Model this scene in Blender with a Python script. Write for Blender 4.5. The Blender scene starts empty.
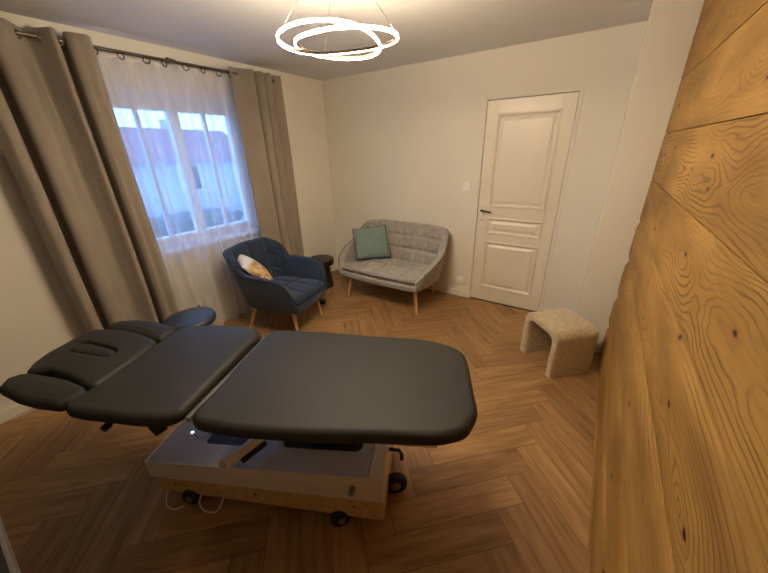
import bpy, bmesh, math, random
from mathutils import Vector, Matrix
random.seed(7)
PI = math.pi
scn = bpy.context.scene
COL = scn.collection

# ------------------------------------------------------------------ materials
def new_mat(name):
    m = bpy.data.materials.new(name); m.use_nodes = True
    nt = m.node_tree; nt.nodes.clear()
    out = nt.nodes.new('ShaderNodeOutputMaterial')
    return m, nt, out

def N(nt, t, **k):
    n = nt.nodes.new(t)
    for a, v in k.items():
        if a.startswith('_'):
            n.inputs[a[1:].replace('_', ' ')].default_value = v
        else:
            setattr(n, a, v)
    return n

def ramp(nt, stops):
    r = nt.nodes.new('ShaderNodeValToRGB')
    e = r.color_ramp.elements
    while len(e) < len(stops): e.new(0.5)
    for i, (p, c) in enumerate(stops):
        e[i].position = p; e[i].color = (*c, 1) if len(c) == 3 else c
    return r

def simple(name, col, rough=.6, metal=0., var=.08, vscale=6., bump=0., bscale=60., sheen=0., spec=.5, coat=0.):
    m, nt, out = new_mat(name)
    L = nt.links.new
    tc = N(nt, 'ShaderNodeTexCoord')
    no = N(nt, 'ShaderNodeTexNoise', _Scale=vscale, _Detail=4.)
    L(tc.outputs['Object'], no.inputs['Vector'])
    lo = tuple(c*(1-var) for c in col); hi = tuple(min(1, c*(1+var)) for c in col)
    r = ramp(nt, [(.35, lo), (.65, hi)])
    L(no.outputs['Fac'], r.inputs['Fac'])
    b = N(nt, 'ShaderNodeBsdfPrincipled', _Roughness=rough, _Metallic=metal)
    b.inputs['Specular IOR Level'].default_value = spec
    b.inputs['Coat Weight'].default_value = coat
    if sheen:
        b.inputs['Sheen Weight'].default_value = sheen
        b.inputs['Sheen Roughness'].default_value = .4
    L(r.outputs['Color'], b.inputs['Base Color'])
    if bump:
        n2 = N(nt, 'ShaderNodeTexNoise', _Scale=bscale, _Detail=5.)
        L(tc.outputs['Object'], n2.inputs['Vector'])
        bp = N(nt, 'ShaderNodeBump', _Strength=bump, _Distance=.004)
        L(n2.outputs['Fac'], bp.inputs['Height']); L(bp.outputs['Normal'], b.inputs['Normal'])
    L(b.outputs['BSDF'], out.inputs['Surface'])
    return m

def fabric(name, c1, c2, scale=240., rough=.9, sheen=.3, bump=.35, mott=14.):
    m, nt, out = new_mat(name); L = nt.links.new
    tc = N(nt, 'ShaderNodeTexCoord')
    w = N(nt, 'ShaderNodeTexNoise', _Scale=scale, _Detail=3.)
    w2 = N(nt, 'ShaderNodeTexNoise', _Scale=mott, _Detail=4., _Roughness=.6)
    L(tc.outputs['Object'], w.inputs['Vector']); L(tc.outputs['Object'], w2.inputs['Vector'])
    mx = N(nt, 'ShaderNodeMath', operation='ADD'); h = N(nt, 'ShaderNodeMath', operation='MULTIPLY')
    h.inputs[1].default_value = .5
    L(w.outputs['Fac'], mx.inputs[0]); L(w2.outputs['Fac'], mx.inputs[1]); L(mx.outputs[0], h.inputs[0])
    r = ramp(nt, [(.36, c1), (.64, c2)]); L(h.outputs[0], r.inputs['Fac'])
    b = N(nt, 'ShaderNodeBsdfPrincipled', _Roughness=rough)
    b.inputs['Sheen Weight'].default_value = sheen
    b.inputs['Specular IOR Level'].default_value = .2
    L(r.outputs['Color'], b.inputs['Base Color'])
    bp = N(nt, 'ShaderNodeBump', _Strength=bump, _Distance=.002)
    L(w.outputs['Fac'], bp.inputs['Height']); L(bp.outputs['Normal'], b.inputs['Normal'])
    L(b.outputs['BSDF'], out.inputs['Surface'])
    return m

def emit(name, col, s):
    m, nt, out = new_mat(name)
    e = N(nt, 'ShaderNodeEmission', _Strength=s); e.inputs['Color'].default_value = (*col, 1)
    nt.links.new(e.outputs[0], out.inputs['Surface']); return m

def pine_mat():
    """brushed pine boards: UV x runs along the grain, UV y across; attribute 'rnd' differs per board"""
    m, nt, out = new_mat('pine_boards'); L = nt.links.new
    uv = N(nt, 'ShaderNodeUVMap'); at = N(nt, 'ShaderNodeAttribute', attribute_name='rnd')
    sp = N(nt, 'ShaderNodeSeparateXYZ'); L(uv.outputs['UV'], sp.inputs[0])
    def mth(op, a, b=None, c=None):
        n = N(nt, 'ShaderNodeMath', operation=op)
        for i, v in enumerate((a, b, c)):
            if v is None: continue
            if isinstance(v, (int, float)): n.inputs[i].default_value = v
            else: L(v, n.inputs[i])
        return n.outputs[0]
    X = mth('ADD', sp.outputs[0], mth('MULTIPLY', at.outputs['Fac'], 37.)); Y = sp.outputs[1]
    def vec(x, y, z=0.):
        c = N(nt, 'ShaderNodeCombineXYZ')
        for i, v in enumerate((x, y, z)):
            if isinstance(v, (int, float)): c.inputs[i].default_value = v
            else: L(v, c.inputs[i])
        return c.outputs[0]
    # how deep below the pith the saw passed: slow noise along the board -> cathedral arches
    n1 = N(nt, 'ShaderNodeTexNoise', _Scale=1., _Detail=2.); L(vec(mth('MULTIPLY', X, 1.15), mth('MULTIPLY', Y, 1.2), at.outputs['Fac']), n1.inputs['Vector'])
    n2 = N(nt, 'ShaderNodeTexNoise', _Scale=1., _Detail=3.); L(vec(mth('MULTIPLY', X, 2.6), mth('MULTIPLY', Y, 15.), 3.), n2.inputs['Vector'])
    h = mth('MULTIPLY', mth('SUBTRACT', n1.outputs['Fac'], .5), .62)
    yc = mth('ADD', Y, mth('MULTIPLY', mth('SUBTRACT', at.outputs['Fac'], .5), .12))
    r = mth('SQRT', mth('ADD', mth('MULTIPLY', yc, yc), mth('MULTIPLY', h, h)))
    r = mth('ADD', r, mth('MULTIPLY', mth('SUBTRACT', n2.outputs['Fac'], .5), .042))
    # knots
    kn = N(nt, 'ShaderNodeTexVoronoi', _Scale=1., feature='F1'); L(vec(mth('MULTIPLY', X, 1.6), mth('MULTIPLY', Y, 5.), at.outputs['Fac']), kn.inputs['Vector'])
    kd = kn.outputs['Distance']
    swirl = mth('MULTIPLY', mth('SUBTRACT', 1., mth('SMOOTHSTEP' if False else 'MINIMUM', mth('MULTIPLY', kd, 3.), 1.)), .05)
    r = mth('ADD', r, swirl)
    ring = mth('SINE', mth('MULTIPLY', r, 400.))
    ring01 = mth('MULTIPLY_ADD', ring, .5, .5)
    line = mth('POWER', ring01, 5.)
    fine = N(nt, 'ShaderNodeTexNoise', _Scale=1., _Detail=5., _Roughness=.7); L(vec(mth('MULTIPLY', X, 9.), mth('MULTIPLY', Y, 330.)), fine.inputs['Vector'])
    fade = N(nt, 'ShaderNodeTexNoise', _Scale=1., _Detail=2.); L(vec(mth('MULTIPLY', X, 2.2), mth('MULTIPLY', Y, 7.), 9.), fade.inputs['Vector'])
    fr = ramp(nt, [(.38, (.12,)*3), (.62, (1,)*3)]); L(fade.outputs['Fac'], fr.inputs['Fac'])
    fg = N(nt, 'ShaderNodeAttribute', attribute_name='figure')
    la = mth('MULTIPLY', mth('MULTIPLY', line, fr.outputs['Color']), fg.outputs['Fac'])
    # colour
    big = N(nt, 'ShaderNodeTexNoise', _Scale=1., _Detail=3.); L(vec(mth('MULTIPLY', X, 1.5), mth('MULTIPLY', Y, 6.), 5.), big.inputs['Vector'])
    base = ramp(nt, [(.3, (.25, .130, .034)), (.5, (.37, .205, .054)), (.72, (.49, .285, .084))]); L(big.outputs['Fac'], base.inputs['Fac'])
    mx1 = N(nt, 'ShaderNodeMix', data_type='RGBA'); L(mth('MULTIPLY', la, .85), mx1.inputs['Factor']); L(base.outputs['Color'], mx1.inputs[6]); mx1.inputs[7].default_value = (.13, .058, .014, 1)
    fr2 = ramp(nt, [(.35, (.80,)*3), (.65, (1.12,)*3)]); L(fine.outputs['Fac'], fr2.inputs['Fac'])
    mx2 = N(nt, 'ShaderNodeMix', data_type='RGBA', blend_type='MULTIPLY'); mx2.inputs['Factor'].default_value = 1.; L(mx1.outputs[2], mx2.inputs[6]); L(fr2.outputs['Color'], mx2.inputs[7])
    # drying cracks and knot hearts: small, dark, lying along the grain
    cv = N(nt, 'ShaderNodeTexVoronoi', _Scale=1., feature='F1'); L(vec(mth('MULTIPLY', X, 4.4), mth('MULTIPLY', Y, 9.5), 2.), cv.inputs['Vector'])
    cvd = N(nt, 'ShaderNodeTexNoise', _Scale=1., _Detail=3.); L(vec(mth('MULTIPLY', X, 60.), mth('MULTIPLY', Y, 130.), 2.), cvd.inputs['Vector'])
    cd = mth('ADD', cv.outputs['Distance'], mth('MULTIPLY', mth('SUBTRACT', cvd.outputs['Fac'], .5), .05))
    sel = mth('GREATER_THAN', N_sep(nt, cv.outputs['Color']), .12)
    crack = ramp(nt, [(.060, (1,)*3), (.085, (0,)*3)]); L(cd, crack.inputs['Fac'])
    halo = ramp(nt, [(.06, (.6,)*3), (.20, (0,)*3)]); L(cd, halo.inputs['Fac'])
    mx3 = N(nt, 'ShaderNodeMix', data_type='RGBA'); L(mth('MULTIPLY', halo.outputs['Color'], sel), mx3.inputs['Factor']); L(mx2.outputs[2], mx3.inputs[6]); mx3.inputs[7].default_value = (.26, .11, .03, 1)
    mx4 = N(nt, 'ShaderNodeMix', data_type='RGBA'); L(mth('MULTIPLY', crack.outputs['Color'], sel), mx4.inputs['Factor']); L(mx3.outputs[2], mx4.inputs[6]); mx4.inputs[7].default_value = (.015, .008, .004, 1)
    pb = N(nt, 'ShaderNodeBsdfPrincipled', _Roughness=.62); pb.inputs['Specular IOR Level'].default_value = .35
    L(mx4.outputs[2], pb.inputs['Base Color'])
    hgt = mth('ADD', mth('MULTIPLY', la, .6), mth('MULTIPLY', fine.outputs['Fac'], .5))
    bp = N(nt, 'ShaderNodeBump', _Strength=.55, _Distance=.0025); L(hgt, bp.inputs['Height']); L(bp.outputs['Normal'], pb.inputs['Normal'])
    L(pb.outputs['BSDF'], out.inputs['Surface'])
    return m

def N_sep(nt, sock):
    s = N(nt, 'ShaderNodeSeparateColor'); nt.links.new(sock, s.inputs[0]); return s.outputs[0]

def floor_mat():
    m, nt, out = new_mat('oak_herringbone'); L = nt.links.new
    uv = N(nt, 'ShaderNodeUVMap'); at = N(nt, 'ShaderNodeAttribute', attribute_name='rnd')
    sp = N(nt, 'ShaderNodeSeparateXYZ'); L(uv.outputs['UV'], sp.inputs[0])
    def mth(op, a, b=None, c=None):
        n = N(nt, 'ShaderNodeMath', operation=op)
        for i, v in enumerate((a, b, c)):
            if v is None: continue
            if isinstance(v, (int, float)): n.inputs[i].default_value = v
            else: L(v, n.inputs[i])
        return n.outputs[0]
    X = mth('ADD', sp.outputs[0], mth('MULTIPLY', at.outputs['Fac'], 91.)); Y = sp.outputs[1]
    def vec(x, y, z=0.):
        c = N(nt, 'ShaderNodeCombineXYZ')
        for i, v in enumerate((x, y, z)):
            if isinstance(v, (int, float)): c.inputs[i].default_value = v
            else: L(v, c.inputs[i])
        return c.outputs[0]
    g1 = N(nt, 'ShaderNodeTexNoise', _Scale=1., _Detail=5., _Roughness=.62); L(vec(mth('MULTIPLY', X, 2.6), mth('MULTIPLY', Y, 26.), at.outputs['Fac']), g1.inputs['Vector'])
    g2 = N(nt, 'ShaderNodeTexNoise', _Scale=1., _Detail=4., _Roughness=.7); L(vec(mth('MULTIPLY', X, 12.), mth('MULTIPLY', Y, 240.)), g2.inputs['Vector'])
    base = ramp(nt, [(.25, (.185, .096, .034)), (.5, (.325, .182, .074)), (.75, (.46, .280, .130))]); L(g1.outputs['Fac'], base.inputs['Fac'])
    pl = ramp(nt, [(0., (.80, .78, .76)), (.5, (.97, .97, .97)), (1., (1.15, 1.15, 1.15))]); L(at.outputs['Fac'], pl.inputs['Fac'])
    m1 = N(nt, 'ShaderNodeMix', data_type='RGBA', blend_type='MULTIPLY'); m1.inputs['Factor'].default_value = 1.; L(base.outputs['Color'], m1.inputs[6]); L(pl.outputs['Color'], m1.inputs[7])
    fr = ramp(nt, [(.3, (.90,)*3), (.65, (1.06,)*3)]); L(g2.outputs['Fac'], fr.inputs['Fac'])
    m2 = N(nt, 'ShaderNodeMix', data_type='RGBA', blend_type='MULTIPLY'); m2.inputs['Factor'].default_value = 1.; L(m1.outputs[2], m2.inputs[6]); L(fr.outputs['Color'], m2.inputs[7])
    # knots
    kv = N(nt, 'ShaderNodeTexVoronoi', _Scale=1., feature='F1'); L(vec(mth('MULTIPLY', X, 2.2), mth('MULTIPLY', Y, 7.)), kv.inputs['Vector'])
    kr = ramp(nt, [(.05, (.75,)*3), (.16, (0,)*3)]); L(kv.outputs['Distance'], kr.inputs['Fac'])
    ks = mth('GREATER_THAN', N_sep(nt, kv.outputs['Color']), .6)
    m3 = N(nt, 'ShaderNodeMix', data_type='RGBA'); L(mth('MULTIPLY', kr.outputs['Color'], ks), m3.inputs['Factor']); L(m2.outputs[2], m3.inputs[6]); m3.inputs[7].default_value = (.12, .05, .018, 1)
    # joints: UV y is -w/2..w/2 across, second uv channel holds distance to the ends
    ay = mth('ABSOLUTE', Y); ax = mth('ABSOLUTE', mth('SUBTRACT', sp.outputs[0], .329))
    j = mth('MAXIMUM', mth('GREATER_THAN', ay, .0736-.0013), mth('GREATER_THAN', ax, .329-.0013))
    m4 = N(nt, 'ShaderNodeMix', data_type='RGBA'); L(mth('MULTIPLY', j, .8), m4.inputs['Factor']); L(m3.outputs[2], m4.inputs[6]); m4.inputs[7].default_value = (.07, .03, .012, 1)
    pb = N(nt, 'ShaderNodeBsdfPrincipled', _Roughness=.42); pb.inputs['Specular IOR Level'].default_value = .42
    L(m4.outputs[2], pb.inputs['Base Color'])
    rr = ramp(nt, [(.3, (.38,)*3), (.7, (.5,)*3)]); L(g2.outputs['Fac'], rr.inputs['Fac']); L(rr.outputs['Color'], pb.inputs['Roughness'])
    hh = mth('SUBTRACT', mth('MULTIPLY', g2.outputs['Fac'], .3), j)
    bp = N(nt, 'ShaderNodeBump', _Strength=.25, _Distance=.002); L(hh, bp.inputs['Height']); L(bp.outputs['Normal'], pb.inputs['Normal'])
    L(pb.outputs['BSDF'], out.inputs['Surface'])
    return m

def grain_mat(name, c1, c2, axis=2, rough=.5, sc=1.):
    m, nt, out = new_mat(name); L = nt.links.new
    tc = N(nt, 'ShaderNodeTexCoord'); mp = N(nt, 'ShaderNodeMapping')
    s = [60*sc, 60*sc, 60*sc]; s[axis] = 4*sc
    mp.inputs['Scale'].default_value = s
    L(tc.outputs['Object'], mp.inputs[0]); no = N(nt, 'ShaderNodeTexNoise', _Scale=1., _Detail=4.); L(mp.outputs[0], no.inputs['Vector'])
    r = ramp(nt, [(.35, c1), (.65, c2)]); L(no.outputs['Fac'], r.inputs['Fac'])
    b = N(nt, 'ShaderNodeBsdfPrincipled', _Roughness=rough); L(r.outputs['Color'], b.inputs['Base Color'])
    L(b.outputs['BSDF'], out.inputs['Surface']); return m

def sheer_mat():
    m, nt, out = new_mat('sheer_voile'); L = nt.links.new
    tc = N(nt, 'ShaderNodeTexCoord')
    no = N(nt, 'ShaderNodeTexNoise', _Scale=3., _Detail=3.); L(tc.outputs['Object'], no.inputs['Vector'])
    tr = N(nt, 'ShaderNodeBsdfTransparent'); tr.inputs['Color'].default_value = (1, 1, 1, 1)
    df = N(nt, 'ShaderNodeBsdfDiffuse'); df.inputs['Color'].default_value = (.80, .79, .77, 1)
    tl = N(nt, 'ShaderNodeBsdfTranslucent'); tl.inputs['Color'].default_value = (.85, .87, .9, 1)
    m1 = N(nt, 'ShaderNodeMixShader'); m1.inputs[0].default_value = .5; L(df.outputs[0], m1.inputs[1]); L(tl.outputs[0], m1.inputs[2])
    # cloth seen edge-on is denser
    lw = N(nt, 'ShaderNodeLayerWeight'); lw.inputs['Blend'].default_value = .35
    r = N(nt, 'ShaderNodeMapRange'); r.inputs['To Min'].default_value = .36; r.inputs['To Max'].default_value = .85
    L(lw.outputs['Facing'], r.inputs['Value'])
    m2 = N(nt, 'ShaderNodeMixShader'); L(r.outputs['Result'], m2.inputs[0]); L(tr.outputs[0], m2.inputs[1]); L(m1.outputs[0], m2.inputs[2])
    L(m2.outputs[0], out.inputs['Surface']); return m

def glass_mat():
    m, nt, out = new_mat('pane_glass'); L = nt.links.new
    tr = N(nt, 'ShaderNodeBsdfTransparent'); tr.inputs['Color'].default_value = (.93, .96, .98, 1)
    gl = N(nt, 'ShaderNodeBsdfGlossy', _Roughness=.02)
    mx = N(nt, 'ShaderNodeMixShader'); mx.inputs[0].default_value = .06
    L(tr.outputs[0], mx.inputs[1]); L(gl.outputs[0], mx.inputs[2]); L(mx.outputs[0], out.inputs['Surface']); return m

def gold_print_mat():
    m, nt, out = new_mat('gold_print_cotton'); L = nt.links.new
    tc = N(nt, 'ShaderNodeTexCoord')
    vo = N(nt, 'ShaderNodeTexNoise', _Scale=22., _Detail=5., _Roughness=.65, _Distortion=1.2); L(tc.outputs['Object'], vo.inputs['Vector'])
    sx = N(nt, 'ShaderNodeSeparateXYZ'); L(tc.outputs['Object'], sx.inputs[0])
    gr = N(nt, 'ShaderNodeMath', operation='ADD')
    L(sx.outputs[0], gr.inputs[0]); L(sx.outputs[1], gr.inputs[1])
    n2 = N(nt, 'ShaderNodeTexNoise', _Scale=9., _Detail=3.); L(tc.outputs['Object'], n2.inputs['Vector'])
    ad = N(nt, 'ShaderNodeMath', operation='MULTIPLY_ADD'); L(n2.outputs['Fac'], ad.inputs[0]); ad.inputs[1].default_value = .25; L(gr.outputs[0], ad.inputs[2])
    mask = ramp(nt, [(.10, (0,)*3), (.14, (1,)*3)]); L(ad.outputs[0], mask.inputs['Fac'])
    gold = ramp(nt, [(.38, (.20, .10, .035)), (.5, (.55, .36, .15)), (.65, (.72, .56, .33))]); L(vo.outputs['Fac'], gold.inputs['Fac'])
    mx = N(nt, 'ShaderNodeMix', data_type='RGBA'); L(mask.outputs['Color'], mx.inputs['Factor']); mx.inputs[6].default_value = (.72, .70, .66, 1); L(gold.outputs['Color'], mx.inputs[7])
    b = N(nt, 'ShaderNodeBsdfPrincipled', _Roughness=.8); L(mx.outputs[2], b.inputs['Base Color']); L(b.outputs['BSDF'], out.inputs['Surface']); return m

M = dict(
    wall=simple('wall_paint', (.80, .765, .70), .85, var=.015, vscale=1.5, bump=.12, bscale=90.),
    wall_dark=simple('bounce_cut_wall', (.13, .115, .10), .85, var=.015),  # rear wall colour made dark to cut bounced light in the foreground
    ceil=simple('ceiling_paint', (.72, .72, .73), .9, var=.012, vscale=1.2),
    trim=simple('trim_paint', (.80, .77, .70), .45, var=.015),
    door=simple('door_paint', (.81, .76, .655), .34, var=.02, vscale=3.),
    frame=simple('white_lacquer', (.80, .80, .80), .35, var=.01),
    dark=simple('shadow_gap', (.02, .018, .016), .8, var=.1),
    floor=floor_mat(), pine=pine_mat(),
    drape=fabric('taupe_drape', (.255, .215, .175), (.315, .272, .225), scale=180., rough=.8, sheen=.35, bump=.12, mott=5.),
    sheer=sheer_mat(), glass=glass_mat(),
    rod=simple('brushed_bronze', (.15, .12, .09), .35, metal=1., var=.05),
    ring=simple('eyelet_nickel', (.42, .40, .37), .25, metal=1., var=.05),
    vinyl=simple('charcoal_vinyl', (.021, .021, .0185), .6, var=.10, vscale=3., bump=.10, bscale=500., spec=.38),
    vinyl_dark=simple('vinyl_underside', (.012, .012, .011), .6, var=.1),
    panel=simple('grey_lacquer_panel', (.50, .49, .48), .45, var=.02),
    cream=simple('cream_enamel', (.74, .66, .55), .4, var=.02),
    beam=grain_mat('base_beam_pine', (.50, .32, .13), (.66, .45, .21), axis=0, rough=.5),
    black=simple('black_plastic', (.010, .010, .010), .6, var=.1),
    steel=simple('dull_steel', (.36, .35, .33), .35, metal=.9, var=.05),
    white_wire=simple('white_wire', (.75, .73, .70), .5, var=.02),
    navy=fabric('navy_velvet', (.012, .024, .052), (.028, .048, .092), scale=160., rough=.75, sheen=.25, bump=.2, mott=9.),
    navy_pipe=simple('navy_piping', (.008, .012, .022), .7, var=.1),
    grey=fabric('grey_tweed', (.265, .245, .22), (.45, .42, .385), scale=210., rough=.92, sheen=.25, bump=.3, mott=22.),
    grey_pipe=simple('grey_piping', (.09, .085, .08), .8, var=.1),
    oak=grain_mat('light_oak_leg', (.52, .30, .12), (.68, .43, .20), axis=2, rough=.45),
    teal=fabric('teal_velvet', (.135, .20, .195), (.21, .29, .28), scale=120., rough=.75, sheen=.6, bump=.15, mott=7.),
    gold=gold_print_mat(),
    stool_navy=simple('navy_vinyl', (.030, .042, .062), .42, var=.08, bump=.08, bscale=400.),
    espresso=simple('espresso_wood', (.030, .020, .015), .4, var=.15),
    boucle=fabric('beige_plush', (.44, .35, .215), (.68, .575, .39), scale=95., rough=.95, sheen=.5, bump=.9, mott=30.),
    led=emit('led_diffuser', (1., .80, .54), 330.),
    lampbody=simple('lamp_black_metal', (.05, .035, .025), .4, metal=.6, var=.1),
    plate=simple('switch_plastic', (.90, .89, .86), .35, var=.01),
    glow=emit('button_light', (.55, .9, 1.), 6.),
    render_=simple('house_render', (.55, .55, .57), .9, var=.06), render_b=simple('house_render_cream', (.62, .58, .50), .9, var=.06),
    tile=simple('roof_tile', (.36, .17, .14), .85, var=.15, vscale=12.), road=simple('wet_street', (.33, .35, .38), .8, var=.2, vscale=1.),
    pane_dark=simple('house_pane', (.05, .07, .1), .15, var=.1), leaf=simple('hedge_leaf', (.09, .13, .10), .9, var=.4, vscale=9., bump=.5),
)

# ------------------------------------------------------------------ mesh helpers
def link_mesh(name, bm, mat, parent=None, smooth=True, angle=40, M0=None):
    me = bpy.data.meshes.new(name)
    bm.normal_update()
    bm.to_mesh(me); bm.free()
    mats = mat if isinstance(mat, (list, tuple)) else [mat]
    for k in mats: me.materials.append(k)
    if smooth:
        for p in me.polygons: p.use_smooth = True
        try: me.set_sharp_from_angle(angle=math.radians(angle))
        except Exception: pass
    o = bpy.data.objects.new(name, me); COL.objects.link(o)
    if parent is not None: o.parent = parent
    if M0 is not None: o.matrix_local = M0
    return o

def thing(name, label, cat, loc=(0, 0, 0), rz=0., group=None):
    o = bpy.data.objects.new(name, None); COL.objects.link(o)
    o.empty_display_size = .1
    o.location = loc; o.rotation_euler = (0, 0, rz)
    o['label'] = label; o['category'] = cat
    if group: o['group'] = group
    return o

def tag(o, label, cat, group=None):
    o['label'] = label; o['category'] = cat
    if group: o['group'] = group
    return o

def struct(o): o['kind'] = 'structure'; return o

def box(bm, x0, x1, y0, y1, z0, z1, bev=0., seg=2, mat=0):
    v = [bm.verts.new((x, y, z)) for x in (x0, x1) for y in (y0, y1) for z in (z0, z1)]
    f = [(0, 1, 3, 2), (4, 6, 7, 5), (0, 4, 5, 1), (2, 3, 7, 6), (0, 2, 6, 4), (1, 5, 7, 3)]
    fs = [bm.faces.new([v[i] for i in q]) for q in f]
    for q in fs: q.material_index = mat
    if bev > 0:
        es = list({e for q in fs for e in q.edges})
        bmesh.ops.bevel(bm, geom=es, offset=bev, segments=seg, affect='EDGES', profile=.6)
    return v

def frame_of(d):
    d = d.normalized(); a = Vector((0, 0, 1)) if abs(d.z) < .9 else Vector((1, 0, 0))
    n = d.cross(a).normalized(); return n, d.cross(n).normalized()

def tube(bm, pts, rad, seg=12, closed=False, cap=True, mat=0):
    pts = [Vector(p) for p in pts]; n = len(pts); rings = []
    r = rad if hasattr(rad, '__len__') else [rad]*n
    nx = None
    for i, p in enumerate(pts):
        if closed: d = pts[(i+1) % n]-pts[i-1]
        else: d = pts[min(i+1, n-1)]-pts[max(i-1, 0)]
        d.normalize()
        if nx is None: nx, ny = frame_of(d)
        else:
            nx = (nx-d*nx.dot(d)).normalized(); ny = d.cross(nx)
        rings.append([bm.verts.new(p+(nx*math.cos(2*PI*k/seg)+ny*math.sin(2*PI*k/seg))*r[i]) for k in range(seg)])
    m = n if closed else n-1
    for i in range(m):
        a, b = rings[i], rings[(i+1) % n]
        for k in range(seg):
            bm.faces.new((a[k], a[(k+1) % seg], b[(k+1) % seg], b[k])).material_index = mat
    if cap and not closed:
        bm.faces.new(rings[0][::-1]).material_index = mat; bm.faces.new(rings[-1]).material_index = mat
    return rings

def lathe(bm, prof, seg=48, c=(0, 0, 0), mat=0):
    rings = []
    for r, z in prof:
        if r < 1e-6: rings.append([bm.verts.new((c[0], c[1], c[2]+z))])
        else: rings.append([bm.verts.new((c[0]+r*math.cos(2*PI*k/seg), c[1]+r*math.sin(2*PI*k/seg), c[2]+z)) for k in range(seg)])
    for a, b in zip(rings, rings[1:]):
        for k in range(seg):
            k2 = (k+1) % seg
            if len(a) == 1 and len(b) == 1: continue
            if len(a) == 1: f = (a[0], b[k2], b[k])
            elif len(b) == 1: f = (a[k], a[k2], b[0])
            else: f = (a[k], a[k2], b[k2], b[k])
            bm.faces.new(f).material_index = mat
    bmesh.ops.recalc_face_normals(bm, faces=bm.faces[:])

def torus(bm, c, axis, R, r, seg=28, s2=8, mat=0):
    c = Vector(c); n, b = frame_of(Vector(axis))
    tube(bm, [c+(n*math.cos(2*PI*i/seg)+b*math.sin(2*PI*i/seg))*R for i in range(seg)], r, s2, closed=True, mat=mat)

def catmull(P, n, closed=True):
    P = [Vector(p) for p in P]; m = len(P); out = []
    segs = m if closed else m-1
    for s in range(segs):
        if closed: a, b, c, d = P[(s-1) % m], P[s], P[(s+1) % m], P[(s+2) % m]
        else: a, b, c, d = P[max(s-1, 0)], P[s], P[s+1], P[min(s+2, m-1)]
        for i in range(n):
            t = i/n
            out.append(.5*((2*b)+(c-a)*t+(2*a-5*b+4*c-d)*t*t+(3*b-a-3*c+d)*t**3))
    if not closed: out.append(P[-1].copy())
    return out

def resample(P, n):
    P = [Vector(p) for p in P]; m = len(P)
    L = [0.]
    for i in range(m): L.append(L[-1]+(P[(i+1) % m]-P[i]).length)
    out = []; j = 0
    for k in range(n):
        s = L[-1]*k/n
        while L[j+1] < s: j += 1
        t = (s-L[j])/max(1e-9, L[j+1]-L[j]); out.append(P[j].lerp(P[(j+1) % m], t))
    return out

def smooth_loop(P, it, k=.5):
    for _ in range(it):
        n = len(P); P = [P[i]*(1-k)+(P[i-1]+P[(i+1) % n])*.5*k for i in range(n)]
    return P

def inset_loop(P, d):
    n = len(P); out = []
    area = sum(P[i].x*P[(i+1) % n].y-P[(i+1) % n].x*P[i].y for i in range(n))
    s = 1 if area > 0 else -1
    for i in range(n):
        t = (P[(i+1) % n]-P[i-1]).normalized(); nrm = Vector((-t.y, t.x))*s
        out.append(P[i]+nrm*d)
    return out

def cushion(bm, outline, ztop, thick, r=.028, zfun=None, crown=.004, n=160, sm=4, grow=0., mat=0):
    """upholstered pad: outline (xy) with rounded rim; hole is cut as a shallow seam around a plug"""
    P = inset_loop(smooth_loop(resample([Vector((p[0], p[1])) for p in outline], n), sm), -grow)
    rings = []
    zf = zfun or (lambda x, y: 0.)
    def ring(inset, z):
        Q = inset_loop(P, inset) if inset else P
        rings.append([bm.verts.new((q.x, q.y, z+zf(q.x, q.y))) for q in Q])
    zb = ztop-thick
    ring(.035, zb); ring(.008, zb+.002); ring(.001, zb+.012)
    ring(0, ztop-r*.9)
    for a in (25, 45, 65, 80, 90):
        t = math.radians(a); ring(r*(1-math.cos(t)), ztop-r*.9+r*.9*math.sin(t)*.985)
    c = Vector((sum(p.x for p in P)/n, sum(p.y for p in P)/n))
    Q = inset_loop(P, r)
    for t in (.12, .3, .5, .7, .86):
        rings.append([bm.verts.new(((q.x*(1-t)+c.x*t), (q.y*(1-t)+c.y*t), ztop+crown*math.sin(min(1, t*1.5)*PI/2)+zf(q.x*(1-t)+c.x*t, q.y*(1-t)+c.y*t))) for q in Q])
    for a, b in zip(rings, rings[1:]):
        for k in range(n):
            bm.faces.new((a[k], a[(k+1) % n], b[(k+1) % n], b[k])).material_index = mat
    bm.faces.new(rings[0][::-1]).material_index = mat; bm.faces.new(rings[-1]).material_index = mat
    bmesh.ops.recalc_face_normals(bm, faces=bm.faces[:])

# ------------------------------------------------------------------ camera
cam = bpy.data.cameras.new('camera'); co = bpy.data.objects.new('camera', cam); COL.objects.link(co)
F, YAW, PITCH, ROLL = 315.44, .5931, .4083, -.0272
CPOS = Vector((3.1115, -3.3784, 1.642))
fw = Vector((-math.sin(YAW)*math.cos(PITCH), math.cos(YAW)*math.cos(PITCH), -math.sin(PITCH)))
rt = Vector((math.cos(YAW), math.sin(YAW), 0)); up = rt.cross(fw)
r2 = rt*math.cos(ROLL)+up*math.sin(ROLL); u2 = -rt*math.sin(ROLL)+up*math.cos(ROLL)
co.matrix_world = Matrix(((r2.x, u2.x, -fw.x, CPOS.x), (r2.y, u2.y, -fw.y, CPOS.y), (r2.z, u2.z, -fw.z, CPOS.z), (0, 0, 0, 1)))
cam.sensor_width = 36.; cam.sensor_fit = 'HORIZONTAL'; cam.lens = F/768*36; cam.clip_start = .02
scn.camera = co

# ------------------------------------------------------------------ room shell
H = 2.437; XR = 3.384; YB = -3.645
WY0, WY1, WZ0, WZ1 = -2.40, -1.18, .86, 2.19
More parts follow.
